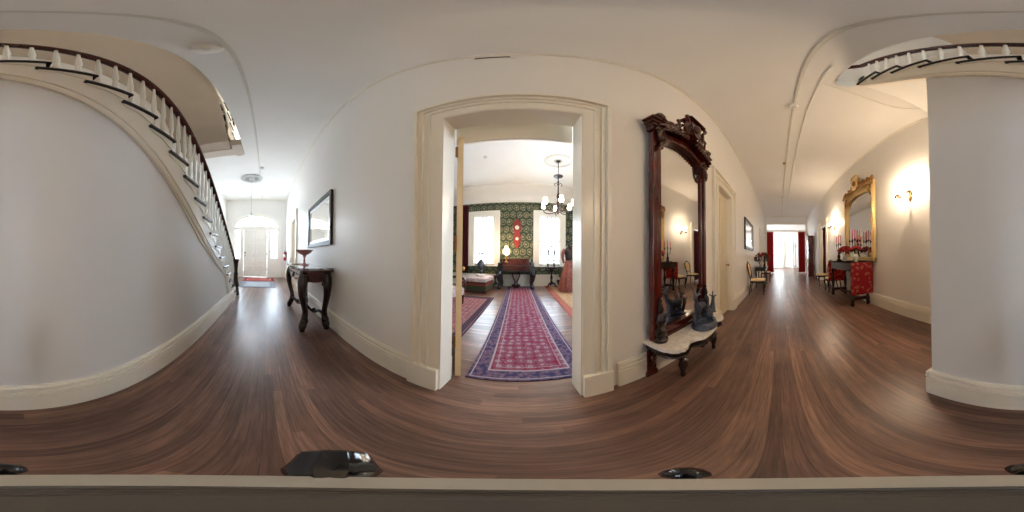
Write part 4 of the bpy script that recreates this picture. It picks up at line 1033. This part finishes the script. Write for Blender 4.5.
for s in (-1, 1):
    b = MB()
    for j in range(3):
        x = s*(.14+j*.2)
        b.tube(cat([(x, -.10, H+.10), (x+s*.05, -.13, H+.20-.02*j), (x+s*.12, -.12, H+.19-.03*j), (x+s*.11, -.10, H+.12), (x+s*.17, -.10, H+.08)], 4), .022, 7)
    for k in range(22): b.ball((s*(.08+k*.033), -.11-.02*(k % 3), H+.12-.004*k+.05*math.sin(k*2.1)), .038, 1.2, .8, 1, 1, .3)
    b.ball((s*.76, -.10, H+.10), .06, 1, .8, 1.4, 1, .25)
    b.tube(cat([(s*.66, -.10, H-.04), (s*.60, -.12, H-.14), (s*.66, -.12, H-.22), (s*.69, -.10, H-.32)], 4), .022, 7)
    b.build('crest_scroll', 'golddark', gm, True)
b = MB(); b.prism(cat([(0, H+.02), (.16, H+.08), (.13, H+.25), (.22, H+.36), (.06, H+.40), (0, H+.44), (-.06, H+.40), (-.22, H+.36), (-.13, H+.25), (-.16, H+.08), (0, H+.02)], 4)[:-1], -.16, -.08, 'y', .012)
b.tube(cat([(-.2, -.14, H+.40), (-.08, -.17, H+.47), (0, -.17, H+.45), (.08, -.17, H+.47), (.2, -.14, H+.40)], 4), .025, 8); b.build('crest', 'gold', gm)
b = MB(); b.ball((0, -.16, H+.24), .07, .9, .6, 1.3, 2, .15); b.build('medallion', 'golddark', gm, True)
b = MB(); b.prism([(-W+.09, .08), (W-.09, .08)]+[((W-.09)*u, H-.31+.20*math.sqrt(max(0, 1-u*u))) for u in us], -.035, -.028, 'y'); b.build('mirror_glass', 'mirror', gm)

# crystal wall sconces
def sconce(label, loc, power):
    t = thing('wall_sconce', label, 'wall lamp', loc, PI)              # projects to -y locally, rotated onto the dining wall
    b = MB(); b.ball((0, -.01, 0), .05, 1, .5, 1.6, 2); b.lathe([(0, -.10), (.02, -.09), (.03, -.06), (0, -.05)], 0, -.02, 10); b.build('backplate', 'brass', t, True)
    for s in (-1, 1):
        b = MB(); b.tube(cat([(0, -.03, -.02), (s*.05, -.08, -.07), (s*.11, -.12, -.05), (s*.135, -.18, .0)], 5), .007, 6)
        b.lathe([(0, .0), (.03, .005), (.045, .018), (.012, .02), (.012, .07), (0, .07)], s*.135, -.18, 12); b.build('arm', 'brass', t, True)
        b = MB(); b.lathe([(0, .07), (.012, .07), (.019, .10), (.012, .135), (.003, .16), (0, .162)], s*.135, -.18, 12); b.build('bulb', 'bulb', t, True)
        b = MB()
        for k in range(8):
            a = 2*PI*k/8; b.ball((s*.135+.048*math.cos(a), -.18+.048*math.sin(a), -.016), .011, 1, 1, 2.4, 1); b.tube([(s*.135+.044*math.cos(a), -.18+.044*math.sin(a), .016), (s*.135+.048*math.cos(a), -.18+.048*math.sin(a), -.002)], .0015, 4)
        b.tube([(s*.135+.045*math.cos(2*PI*k/16), -.18+.045*math.sin(2*PI*k/16), .012) for k in range(17)], .003, 5); b.build('crystal_drops', 'glassblue', t, True)
        lp = Matrix.Rotation(PI, 4, 'Z') @ Vector((s*.135, -.18, .12)); point('sconce_light', (loc[0]+lp.x, loc[1]+lp.y+.0, loc[2]+.20), power, WARM, .02)
    b = MB(); b.tube([(0, -.03, 0), (0, -.05, .16), (0, -.05, .24)], .006, 6)
    for z in (.24, .17): b.lathe([(0, z), (.035, z+.004), (.0, z+.012)], 0, -.05, 10)
    for k in range(6): a = 2*PI*k/6; b.ball((.034*math.cos(a), -.05+.034*math.sin(a), .145), .007, 1, 1, 2.4, 1)
    b.build('crystal_spire', 'glassblue', t, True)
    return t
sconce('lit two-light crystal wall sconce nearest the white stair wall, right of the gilt mirror', (1.95, YC+.001, 2.22), 6)
sconce('lit two-light crystal wall sconce between the gilt mirror and the doorway', (5.75, YC+.001, 2.26), 6.5)

# drape in the dining doorway
def drape(name, label, w, z0, z1, loc, rz, mat, folds=7, amp=.035, taper=0):
    m = MB(); t = bmesh.new(); n = folds*8; rows = []
    for i in range(13):
        z = z0+(z1-z0)*i/12; rows.append([])
        for k in range(n+1):
            u = k/n; rows[-1].append(t.verts.new((w*(u-.5)*(1-taper*math.sin(PI*i/12)), amp*math.sin(2*PI*folds*u)*(1-.25*i/12)+.01*math.sin(5*u+i), z)))
    for a, c in zip(rows, rows[1:]):
        for k in range(n): t.faces.new((a[k], a[k+1], c[k+1], c[k]))
    bmesh.ops.solidify(t, geom=t.faces[:], thickness=.006); bmesh.ops.recalc_face_normals(t, faces=t.faces); m.add(t)
    root = thing(name, label, 'curtain', loc, rz); m.build('curtain_panel', mat, root, True)
    h = MB(); h.box(-w/2, w/2, -amp-.01, amp+.01, z1-.09, z1, .01); h.build('heading', mat, root); return root
drape('curtain', 'crimson floor-length curtain hanging at the left of the far opening', .46, .06, 2.96, (XR+.09, .57, 0), PI/2, 'redcurtain', 5)
drape('curtain', 'crimson floor-length curtain hanging at the right of the far opening, beside the clock', .50, .06, 2.96, (XR+.09, -1.68, 0), PI/2, 'redcurtain', 5)
drape('curtain', 'dark red curtain hanging inside the doorway past the dining side chairs', .84, .03, 2.55, (7.3, YC-.1, 0), 0, 'darkred', 8, .03)
m = MB(); m.tube([(XR+.09, FO[0]+.02, 3.0), (XR+.09, FO[1]-.02, 3.0)], .014, 8); tag(m.build('curtain_rod', 'brass', smooth=True), 'slim rod across the far opening carrying the crimson curtains', 'curtain rod')
m = MB(); m.box(5.75, 8.75, YC-.9, YC-.75, 0, 3); struct(m.build('wall_dining_beyond', 'wall'))

# grandfather clock
gc = thing('grandfather_clock', 'tall mahogany grandfather clock standing beside the right crimson curtain', 'clock', (9.45, -1.86, 0), PI)
b = MB(); b.box(-.27, .27, -.18, .18, .0, .12, .01); b.box(-.25, .25, -.165, .165, .12, .62, .008); b.box(-.26, .26, -.175, .175, .60, .66, .01); b.build('base', 'mahv', gc)
b = MB(); b.box(-.2, .2, -.14, .15, .66, 1.85, .006); b.build('trunk', 'mahv', gc)
b = MB(); b.box(-.13, .13, -.15, -.138, .75, 1.78, .003); b.build('trunk_door', 'glass', gc)
b = MB(); b.lathe([(0, -.01), (.06, -.008), (.06, .008), (0, .01)], seg=18, mat=Matrix.Translation((0, -.152, .95)) @ Matrix.Rotation(PI/2, 4, 'X')); b.tube([(0, -.152, .98), (0, -.152, 1.6)], .004, 5); b.build('pendulum', 'brass', gc, True)
b = MB(); b.box(-.26, .26, -.175, .16, 1.85, 1.90, .01); b.box(-.24, .24, -.16, .155, 1.90, 2.32, .006); b.box(-.27, .27, -.185, .165, 2.32, 2.38, .012)
us = [k/12 for k in range(25)]; b.prism([(-.25, 2.38)]+[(-.25+.5*k/24, 2.40+.07*abs(math.sin(PI*k/24*2))) for k in range(25)]+[(.25, 2.38)], -.17, -.12, 'y'); b.build('hood', 'mahv', gc)
b = MB(); b.lathe([(0, -.006), (.17, -.006), (.17, .006), (0, .006)], seg=28, mat=Matrix.Translation((0, -.165, 2.11)) @ Matrix.Rotation(PI/2, 4, 'X')); f = b.build('dial', 'china', gc, True)
b = MB(); b.tube([(0, -.175, 2.11), (.05, -.175, 2.2)], .005, 5); b.tube([(0, -.175, 2.11), (-.1, -.175, 2.14)], .004, 5); b.build('clock_hands', 'black', gc)
b = MB(); b.ball((0, -.14, 2.50), .035); b.lathe([(0, 2.38), (.02, 2.38), (.03, 2.42), (.012, 2.46), (0, 2.56)], 0, -.14, 10); b.build('finial', 'brass', gc, True)

# rear room coat stand seen through the far opening
cs = thing('hall_stand', 'tall slender dark stand in the back room beyond the right curtain', 'stand', (16.4, -1.75, 0))
b = MB(); b.lathe([(0, 0), (.03, 0), (.03, .3), (.02, .5), (.025, 1.2), (.018, 2.4), (.03, 2.45), (0, 2.6)], seg=12); b.build('pole', 'black', cs, True)
for k in range(4):
    a = k*PI/2; b = MB(); b.tube(cat([(0, 0, .25), (.12*math.cos(a), .12*math.sin(a), .18), (.2*math.cos(a), .2*math.sin(a), .0)], 4), .018, 7); b.build('foot', 'black', cs, True)
    b = MB(); b.tube(cat([(0, 0, 2.2), (.09*math.cos(a), .09*math.sin(a), 2.2), (.13*math.cos(a), .13*math.sin(a), 2.32)], 4), .011, 6); b.build('hook', 'black', cs, True)

# ------------------------------------------------------------------ parlor
RU = rug('runner_rug', 1.0, 5.25, srgb(126, 76, 94), [srgb(62, 60, 92), srgb(168, 138, 148), srgb(130, 40, 66)], srgb(104, 84, 106), srgb(160, 148, 154), .10)
flat_rug('runner_rug', 'long crimson and violet patterned runner leading from the doorway to the piano', 1.0, 5.25, .0, 3.84, 0, RU, R(1.6))
LR = rug('left_rug', 2.4, 2.6, srgb(146, 96, 100), [srgb(70, 58, 74), srgb(180, 150, 140), srgb(140, 70, 80)], srgb(74, 56, 70), srgb(150, 110, 110), .10)
flat_rug('area_rug', 'dull red and grey patterned rug on the left under the ottoman side', 2.4, 2.75, -1.98, 3.15, 0, LR)
RR = rug('right_rug', 1.9, 4.2, srgb(176, 146, 112), [srgb(150, 110, 80), srgb(196, 170, 130), srgb(160, 120, 96)], srgb(168, 92, 90), srgb(150, 70, 76), .12)
flat_rug('area_rug', 'tan rug with a rose border on the right side of the parlor', 1.9, 4.2, 1.85, 4.5, 0, RR)
# ottoman
ot = thing('ottoman', 'square ottoman with floral top and dark striped sides left of the runner', 'ottoman', (-1.54, 5.42, 0), R(-6))
b = MB(); b.box(-.46, .46, -.42, .42, .0, .36, .02); b.build('base', 'ottoside', ot)
b = MB(); b.box(-.48, .48, -.44, .44, .36, .50, .035); b.ball((0, 0, .48), .42, 1.05, .95, .16, 3); b.build('cushion', 'chintz', ot, True)
for k, (x, y, a) in enumerate(((-.22, -.1, .3), (.02, .08, -.4), (.16, -.16, .8))):
    m = MB(); m.box(-.13, .13, -.09, .09, 0, .02+.008*k, .003); o = m.build('magazine', 'china'); o.location = (-1.54+x, 5.42+y, .551); o.rotation_euler = (0, 0, a)
    tag(o, ('pale booklet at the left of the ottoman top', 'pale booklet in the middle of the ottoman top', 'pale booklet at the front right of the ottoman top')[k], 'book')
# piano
pn = thing('square_piano', 'small dark piano with carved legs, red-brown front and central lyre', 'piano', (-.23, 6.14, 0))
b = MB(); b.box(-.66, .66, -.32, .32, .66, .90, .02); b.box(-.68, .68, -.34, .34, .64, .68, .01); b.build('case', 'blackgloss', pn)
b = MB(); b.box(-.52, .52, .04, .30, .90, 1.12, .015); b.box(-.50, .50, .02, .04, .93, 1.10, .004); b.build('music_desk', 'mahogany', pn)
b = MB(); b.box(-.50, .50, -.33, -.31, .70, .88, .004); b.box(-.50, .50, -.30, .04, .90, .925, .006); b.build('fallboard', 'mahogany', pn)
for s in (-1, 1):
    b = MB(); b.box(min(s*.52, s*.66), max(s*.52, s*.66), -.28, .30, .90, .98, .02); b.tube(cat([(s*.60, .2, .98), (s*.62, .2, 1.06), (s*.56, .2, 1.10)], 4), .03, 8); b.build('cheek', 'blackgloss', pn)
for sx in (-1, 1):
    for sy in (-1, 1):
        X, Y = sx*.58, sy*.24; b = MB()
        swept(b, [(X, Y, .66, .09), (X+sx*.04, Y+sy*.03, .55, .10), (X+sx*.03, Y+sy*.02, .38, .078), (X-sx*.01, Y, .22, .056), (X, Y, .12, .06), (X+sx*.03, Y+sy*.02, .05, .068), (X+sx*.03, Y+sy*.02, 0, .06)], 4, 10); b.build('leg', 'blackgloss', pn, True)
b = MB()
for s in (-1, 1): b.tube(cat([(s*.05, 0, .64), (s*.13, 0, .52), (s*.09, 0, .36), (s*.03, 0, .22), (s*.10, 0, .1)], 5), .022, 8)
for x in (-.04, 0, .04): b.tube([(x, 0, .64), (x, 0, .2)], .006, 6)
b.box(-.16, .16, -.10, .10, .08, .14, .01); b.box(-.10, .10, -.06, .06, .014, .1, .01); b.build('pedal_lyre', 'darkwood', pn)
lp = thing('table_lamp', 'glowing glass shaded oil-style lamp on the left of the piano', 'lamp', (-.60, 6.10, .982))
b = MB(); b.lathe([(0, 0), (.07, 0), (.065, .02), (.03, .04), (.02, .08), (.05, .14), (.06, .18), (.03, .24), (.02, .27), (0, .27)], seg=16); b.build('base', 'brass', lp, True)
b = MB(); b.lathe([(.03, .28), (.08, .30), (.125, .37), (.12, .45), (.07, .52), (.045, .56), (.05, .60), (.0, .60)], seg=20); b.build('glass_shade', 'shade', lp, True)
b = MB(); b.lathe([(0, .60), (.025, .60), (.022, .68), (0, .68)], seg=12); b.build('chimney', 'glass', lp, True)
point('table_lamp_light', (-.60, 5.9, 1.5), 10, (1, .66, .32), .08)
# carved wall clock
wc = thing('wall_clock', 'red carved wall clock with two white dials between the parlor windows', 'clock', (-.22, PB-.001, 1.52))
b = MB(); b.prism(cat([(0, 0), (.06, .07), (.09, .2), (.16, .28), (.13, .42), (.12, .75), (.17, .9), (.14, 1.08), (.07, 1.14), (0, 1.26), (-.07, 1.14), (-.14, 1.08), (-.17, .9), (-.12, .75), (-.13, .42), (-.16, .28), (-.09, .2), (-.06, .07), (0, 0)], 4)[:-1], -.09, 0, 'y', .012)
for s in (-1, 1):
    for z in (.3, .5, .75, .95): b.ball((s*.13, -.08, z), .03, 1, .8, 1.5, 1, .15)
M['redclock'] = wood('red_lacquered_wood', srgb(104, 26, 24), srgb(146, 46, 38), .3); b.build('case', 'redclock', wc)
for z, r in ((.86, .085), (.40, .06)):
    b = MB(); b.lathe([(0, -.006), (r, -.006), (r, .006), (0, .006)], seg=24, mat=Matrix.Translation((0, -.10, z)) @ Matrix.Rotation(PI/2, 4, 'X')); b.build('dial', 'china', wc, True)
    b = MB(); b.tube([(0, -.11, z), (.02, -.11, z+r*.7)], .003, 5); b.tube([(0, -.11, z), (-r*.5, -.11, z+.01)], .003, 5); b.build('clock_hands', 'black', wc)
# urn on stand by left window
us_ = thing('plant_stand', 'short dark pedestal stand in front of the left parlor window', 'stand', (-1.62, 6.25, 0))
b = MB(); b.lathe([(0, 0), (.14, 0), (.14, .03), (.06, .06), (.035, .15), (.05, .3), (.035, .45), (.06, .54), (.16, .56), (.16, .59), (0, .59)], seg=18); b.build('pedestal', 'darkwood', us_, True)
ur = thing('urn', 'dark bronze urn with flowers silhouetted against the left parlor window', 'urn', (-1.62, 6.25, .591)); ur.scale = (1.2, 1.2, 1.2)
b = MB(); b.lathe([(0, 0), (.07, 0), (.07, .02), (.03, .05), (.10, .14), (.13, .24), (.10, .32), (.06, .36), (.10, .40), (0, .38)], seg=18); b.build('body', 'bronze', ur, True)
for s in (-1, 1): b = MB(); b.tube(cat([(s*.09, 0, .33), (s*.17, 0, .34), (s*.17, 0, .22), (s*.12, 0, .18)], 4), .011, 6); b.build('handle', 'bronze', ur, True)
b = MB()
for k in range(5): a = k*1.3; b.tube([(0, 0, .38), (.06*math.cos(a), .06*math.sin(a), .56)], .006, 5); b.ball((.07*math.cos(a), .07*math.sin(a), .60+.02*(k % 2)), .045, 1, 1, .7, 1, .2)
b.build('flowers', 'bronze', ur)
# black side chair, left of piano
sl = thing('piano_stool', 'small dark round stool between the ottoman and the piano', 'stool', (-1.02, 6.12, 0))
b = MB(); b.lathe([(0, .40), (.15, .40), (.165, .43), (.15, .47), (.0, .48)], seg=20); b.build('seat', 'darkwood', sl, True)
b = MB(); b.lathe([(0, .12), (.04, .12), (.05, .2), (.025, .3), (.04, .4), (0, .4)], seg=12); b.build('column', 'darkwood', sl, True)
for k in range(3):
    a = k*2*PI/3+.3; b = MB(); swept(b, [(0, 0, .18, .03), (.09*math.cos(a), .09*math.sin(a), .15, .03), (.15*math.cos(a), .15*math.sin(a), .05, .022), (.19*math.cos(a), .19*math.sin(a), 0, .02)], 4, 8); b.build('foot', 'darkwood', sl, True)
# pedestal table, gothic stand, plant at right window
pt = thing('pedestal_table', 'small dark pedestal table with three feet before the right parlor window', 'table', (1.14, 6.28, .013))
b = MB(); b.lathe([(0, .72), (.24, .72), (.25, .735), (.25, .755), (0, .76)], seg=24); b.build('tabletop', 'darkwood', pt, True)
b = MB(); b.lathe([(0, .1), (.05, .1), (.06, .16), (.035, .25), (.055, .38), (.03, .5), (.05, .62), (.08, .72), (0, .72)], seg=14); b.build('column', 'darkwood', pt, True)
for k in range(3): a = PI/2+k*2*PI/3; b = MB(); swept(b, [(0, 0, .16, .035), (.1*math.cos(a), .1*math.sin(a), .14, .035), (.18*math.cos(a), .18*math.sin(a), .05, .026), (.25*math.cos(a), .25*math.sin(a), .0, .024)], 4, 8); b.build('foot', 'darkwood', pt, True)
gb = thing('birdcage', 'open gothic spired metal birdcage on the pedestal table', 'birdcage', (1.12, 6.28, .774))
b = MB()
for sx in (-1, 1):
    for sy in (-1, 1): b.tube([(sx*.13, sy*.10, .03), (sx*.13, sy*.10, .62), (sx*.13, sy*.10, .72)], [.018, .018, .006], 6)
for y in (-.10, .10):
    b.tube(cat([(-.13, y, .45), (-.10, y, .66), (0, y, .84), (.10, y, .66), (.13, y, .45)], 5), .017, 6)
    for x in (-.065, 0, .065): b.tube([(x, y, .03), (x, y, .60)], .008, 5)
    b.box(-.13, .13, y-.008, y+.008, .29, .31)
for x in (-.13, .13): b.tube(cat([(x, -.10, .45), (x, 0, .68), (x, .10, .45)], 5), .009, 6)
b.tube([(0, 0, .82), (0, 0, .98), (0, 0, 1.06)], [.012, .009, .002], 6); b.ball((0, 0, .88), .022)
b.tube([(0, -.10, .84), (0, .10, .84)], .01, 6); b.build('cage', 'iron', gb)
b = MB(); b.box(-.16, .16, -.13, .13, 0, .035, .006); b.build('tray', 'iron', gb)
pl = thing('potted_plant', 'small leafy green plant beside the birdcage table, next to the gown', 'plant', (1.52, 6.38, .013))
b = MB(); b.lathe([(0, 0), (.10, 0), (.14, .24), (.15, .26), (.13, .25), (0, .22)], seg=16); b.build('pot', 'darkwood', pl, True)
b = MB()
for k in range(46):
    a = random.uniform(0, 2*PI); L_ = random.uniform(.25, .6); lean = random.uniform(.1, .5)
    q = cat([(0, 0, .22), (.12*lean*math.cos(a), .12*lean*math.sin(a), .22+L_*.6), (.34*lean*math.cos(a), .34*lean*math.sin(a), .22+L_)], 3); b.tube(q, [.008, .018, .024, .022, .018, .012, .003][:len(q)], 5, .25)
b.build('foliage', 'leaf', pl)
# gown on stand
gw = thing('gown', 'russet brocade gown with dark bodice on a stand by the right window', 'dress', (1.56, 5.35, .013))
t = MB(); tt = bmesh.new(); rows = []
for z, r, f in ((.02, .33, .13), (.3, .29, .12), (.6, .23, .10), (.9, .15, .05), (1.06, .105, .0)):
    rows.append([tt.verts.new(((r*(1+f*math.sin(9*a)))*math.cos(a), (r*(1+f*math.sin(9*a)))*math.sin(a), z)) for a in [2*PI*k/54 for k in range(54)]])
for a, c in zip(rows, rows[1:]):
    for k in range(54): tt.faces.new((a[k], a[(k+1) % 54], c[(k+1) % 54], c[k]))
tt.faces.new(rows[-1]); tt.faces.new(rows[0]); bmesh.ops.recalc_face_normals(tt, faces=tt.faces); t.add(tt); t.build('skirt', 'gownm', gw, True)
b = MB(); b.lathe([(0, 1.05), (.108, 1.05), (.115, 1.12), (.15, 1.3), (.155, 1.4), (.10, 1.50), (.045, 1.54), (.045, 1.6), (0, 1.61)], seg=20, sy=.7); b.build('bodice', 'iron', gw, True)
for s in (-1, 1): b = MB(); swept(b, [(s*.14, 0, 1.43, .06), (s*.2, -.01, 1.32, .065), (s*.22, -.03, 1.15, .045), (s*.19, -.1, .98, .03)], 4, 8); b.build('sleeve', 'gownm', gw, True)
# curtain at the left of the parlor, armchair
drape('curtain', 'dark red drape on the parlor wall behind the open door leaf', .40, .5, 3.4, (-2.45, PB-.12, 0), 0, 'darkred', 5, .035)
ac = thing('armchair', 'floral chintz armchair with carved wooden arm half hidden by the door leaf', 'armchair', (-1.72, 3.45, .013), R(70))
b = MB(); b.box(-.32, .32, -.30, .30, .22, .42, .05); b.build('seat', 'chintz', ac, True)
b = MB(); b.box(-.32, .32, .24, .38, .36, 1.05, .06); b.build('backrest', 'chintz', ac, True)
for s in (-1, 1):
    b = MB(); b.tube(cat([(s*.34, .28, .62), (s*.35, 0, .64), (s*.35, -.24, .60), (s*.34, -.28, .42), (s*.32, -.27, .30)], 5), .03, 8); b.build('arm', 'mahogany', ac, True)
    for y in (-.25, .28): b = MB(); swept(b, [(s*.28, y, .24, .035), (s*.30, y, .12, .024), (s*.29, y, 0, .02)], 4, 8); b.build('leg', 'mahogany', ac, True)
# chandelier
CX, CY = .93, 4.2
ring = thing('ceiling_medallion', 'round plaster ceiling ring above the parlor chandelier', 'ceiling medallion', (CX, CY, ZC))
b = MB(); n = 40
for r, q in ((.36, .016), (.30, .008), (.10, .02)): b.tube([(r*math.cos(2*PI*k/n), r*math.sin(2*PI*k/n), -.008) for k in range(n+1)], q, 6)
b.build('ring', 'raceway', ring, True)
cd_ = thing('chandelier', 'dark iron chandelier with lit frosted shades hanging in the parlor', 'chandelier', (CX, CY, 2.36))
b = MB(); hh = ZC-2.36
b.lathe([(0, hh), (.07, hh), (.05, hh-.04), (.012, hh-.06), (.008, hh-.5), (0, hh-.5)], seg=14)
b.lathe([(0, hh-.50), (.03, hh-.51), (.13, hh-.555), (.13, hh-.565), (.02, hh-.58), (.014, 1.0), (.03, .96), (.014, .9), (.02, .6), (.045, .5), (.02, .4), (.05, .25), (.03, .12), (.05, .05), (.02, 0), (0, -.03)], seg=14)
b.tube(cat([(-.07, 0, .82), (-.11, 0, .88), (-.05, 0, .92), (0, 0, .84), (.05, 0, .92), (.11, 0, .88), (.07, 0, .82)], 4), .009, 6); b.build('stem', 'iron', cd_, True)
for k in range(6):
    a = R(28)+k*PI/3; c, s = math.cos(a), math.sin(a); rr = .42
    b = MB(); b.tube(cat([(0, 0, .15), (.12*c, .12*s, .03), (.28*c, .28*s, .02), (.40*c, .40*s, .08), (rr*c, rr*s, .16)], 5), .013, 7)
    b.tube(cat([(.1*c, .1*s, .24), (.2*c, .2*s, .2), (.24*c, .24*s, .1)], 4), .009, 6)
    b.lathe([(0, .14), (.035, .15), (.05, .17), (.02, .18), (0, .18)], rr*c, rr*s, 12); arm = b.build('arm', 'iron', cd_, True)
    g = MB(); g.lathe([(.025, .18), (.055, .21), (.06, .26), (.04, .31), (.05, .35), (.045, .35), (.0, .32)], rr*c, rr*s, 14); g.build('glass_shade', 'shade_white', arm, True)
point('chandelier_light', (CX, CY, 2.95), 3, (1, .80, .66), .2)
point('chandelier_light', (CX-.1, CY-.2, 2.15), 5, (1, .84, .72), .2)

# ------------------------------------------------------------------ camera tripod under the lens
tp = thing('tripod', 'black camera tripod with a grey ringed head directly below the viewpoint', 'tripod', (0, 0, 0), R(3.65))
z0 = CAM_H-.25
b = MB(); n = 48
b.lathe([(.037, z0+.0), (.037, z0+.001), (.0545, z0+.001), (.0545, z0-.014), (.03, z0-.014), (.03, z0)], seg=n, caps=False); b.build('head_ring', 'steel', tp, True)
b = MB(); b.lathe([(0, z0-.02), (.037, z0-.02), (.037, z0+.001), (.0345, z0+.001), (.033, z0-.001), (.022, z0-.001), (.021, z0), (0, z0)], seg=n); b.build('head_plate', 'headgrey', tp, True)
b = MB(); b.lathe([(0, .45), (.015, .45), (.015, z0-.02), (.03, z0-.02), (.03, z0-.10), (.04, z0-.11), (.04, z0-.14), (0, z0-.14)], seg=16); b.build('centre_column', 'blackgloss', tp, True)
for k in range(3):
    a = R(90+60.5)+k*2*PI/3; c, s = math.cos(a), math.sin(a)
    b = MB(); b.tube([(.035*c, .035*s, z0-.12), (.12*c, .12*s, .58)], .014, 10); b.tube([(.12*c, .12*s, .60), (.235*c, .235*s, .01)], .010, 10); b.build('leg', 'blackgloss', tp, True)
    b = MB(); b.ball((.14*c, .14*s, .60), .022, 1, 1, 1.2, 2, .08); b.build('leg_clamp', 'blackgloss', tp, True)
    b = MB(); b.ball((.235*c, .235*s, .012), .012); b.build('foot', 'black', tp, True)
a = R(90+60.5); rot = Matrix.Rotation(a, 4, 'Z') @ Matrix.Translation((0, 0, z0-.012)) @ Matrix.Rotation(PI/2, 4, 'Y')
b = MB(); pts = []
tt = bmesh.new(); rings = []
for r, x in ((.012, .05), (.018, .060), (.021, .066), (.021, .094), (.016, .098)):
    rings.append([tt.verts.new(((r*(1+.06*math.cos(9*q)))*math.cos(q), (r*(1+.06*math.cos(9*q)))*math.sin(q), x)) for q in [2*PI*k/36 for k in range(36)]])
for p, q in zip(rings, rings[1:]):
    for k in range(36): tt.faces.new((p[k], p[(k+1) % 36], q[(k+1) % 36], q[k]))
tt.faces.new(rings[0]); tt.faces.new(rings[-1]); bmesh.ops.recalc_face_normals(tt, faces=tt.faces); b.add(tt, rot); b.build('lock_knob', 'blackgloss', tp, True)

# ------------------------------------------------------------------ greenery outside the parlor windows
for x, lab in ((-1.5, 'pale green shrub outside the left parlor window'), (1.15, 'pale green shrub outside the right parlor window')):
    sh = thing('shrub', lab, 'shrub', (x, 7.05, 0)); l = MB()
    for k in range(420):
        a = random.uniform(0, 2*PI); q = random.uniform(.05, 1)**.5; zz = random.uniform(.35, 1.75)
        c = Vector((.75*q*math.cos(a)*(1.15-zz/3), .16*q*math.sin(a), zz)); L_ = random.uniform(.03, .06); tt = bmesh.new()
        tt.faces.new([tt.verts.new(p) for p in ((0, -L_, 0), (L_*.5, 0, .01), (0, L_, 0), (-L_*.5, 0, .01))])
        l.add(tt, Matrix.Translation(c) @ Matrix.Rotation(a, 4, 'Z') @ Matrix.Rotation(random.uniform(-1.4, 1.4), 4, 'X'))
    l.build('foliage', 'paleleaf', sh)
    t = MB()
    for k in range(5): a = k*1.3; t.tube([(.03*math.cos(a), .03*math.sin(a), 0), (.3*math.cos(a), .08*math.sin(a), .8), (.5*math.cos(a), .12*math.sin(a), 1.55)], [.015, .01, .004], 6)
    t.build('stem', 'leaf', sh, True)

# repeats carry a shared group
GROUPS = {'side_chair': 'cream oval-back side chairs along the hall', 'magazine': 'booklets on the ottoman', 'wall_sconce': 'crystal wall sconces of the hall',
          'candelabra': 'candelabras on the trestle table', 'smoke_detector': 'round detectors on the ceilings', 'shrub': 'shrubs outside the parlor windows',
          'area_rug': 'area rugs of the parlor', 'door_mat': 'mats inside the front door', 'wall_mirror': 'dark framed mirrors of the hall'}
for o in list(bpy.data.objects):
    if o.parent is None and 'label' in o.keys():
        k = o.name.split('.')[0]
        if k in GROUPS: o['group'] = GROUPS[k]
        elif k == 'curtain' and 'crimson' in o['label']: o['group'] = 'crimson curtains at the far opening'
        elif k == 'flower_arrangement' and 'bowl' in o['label']: o['group'] = 'red bouquets on the trestle table'
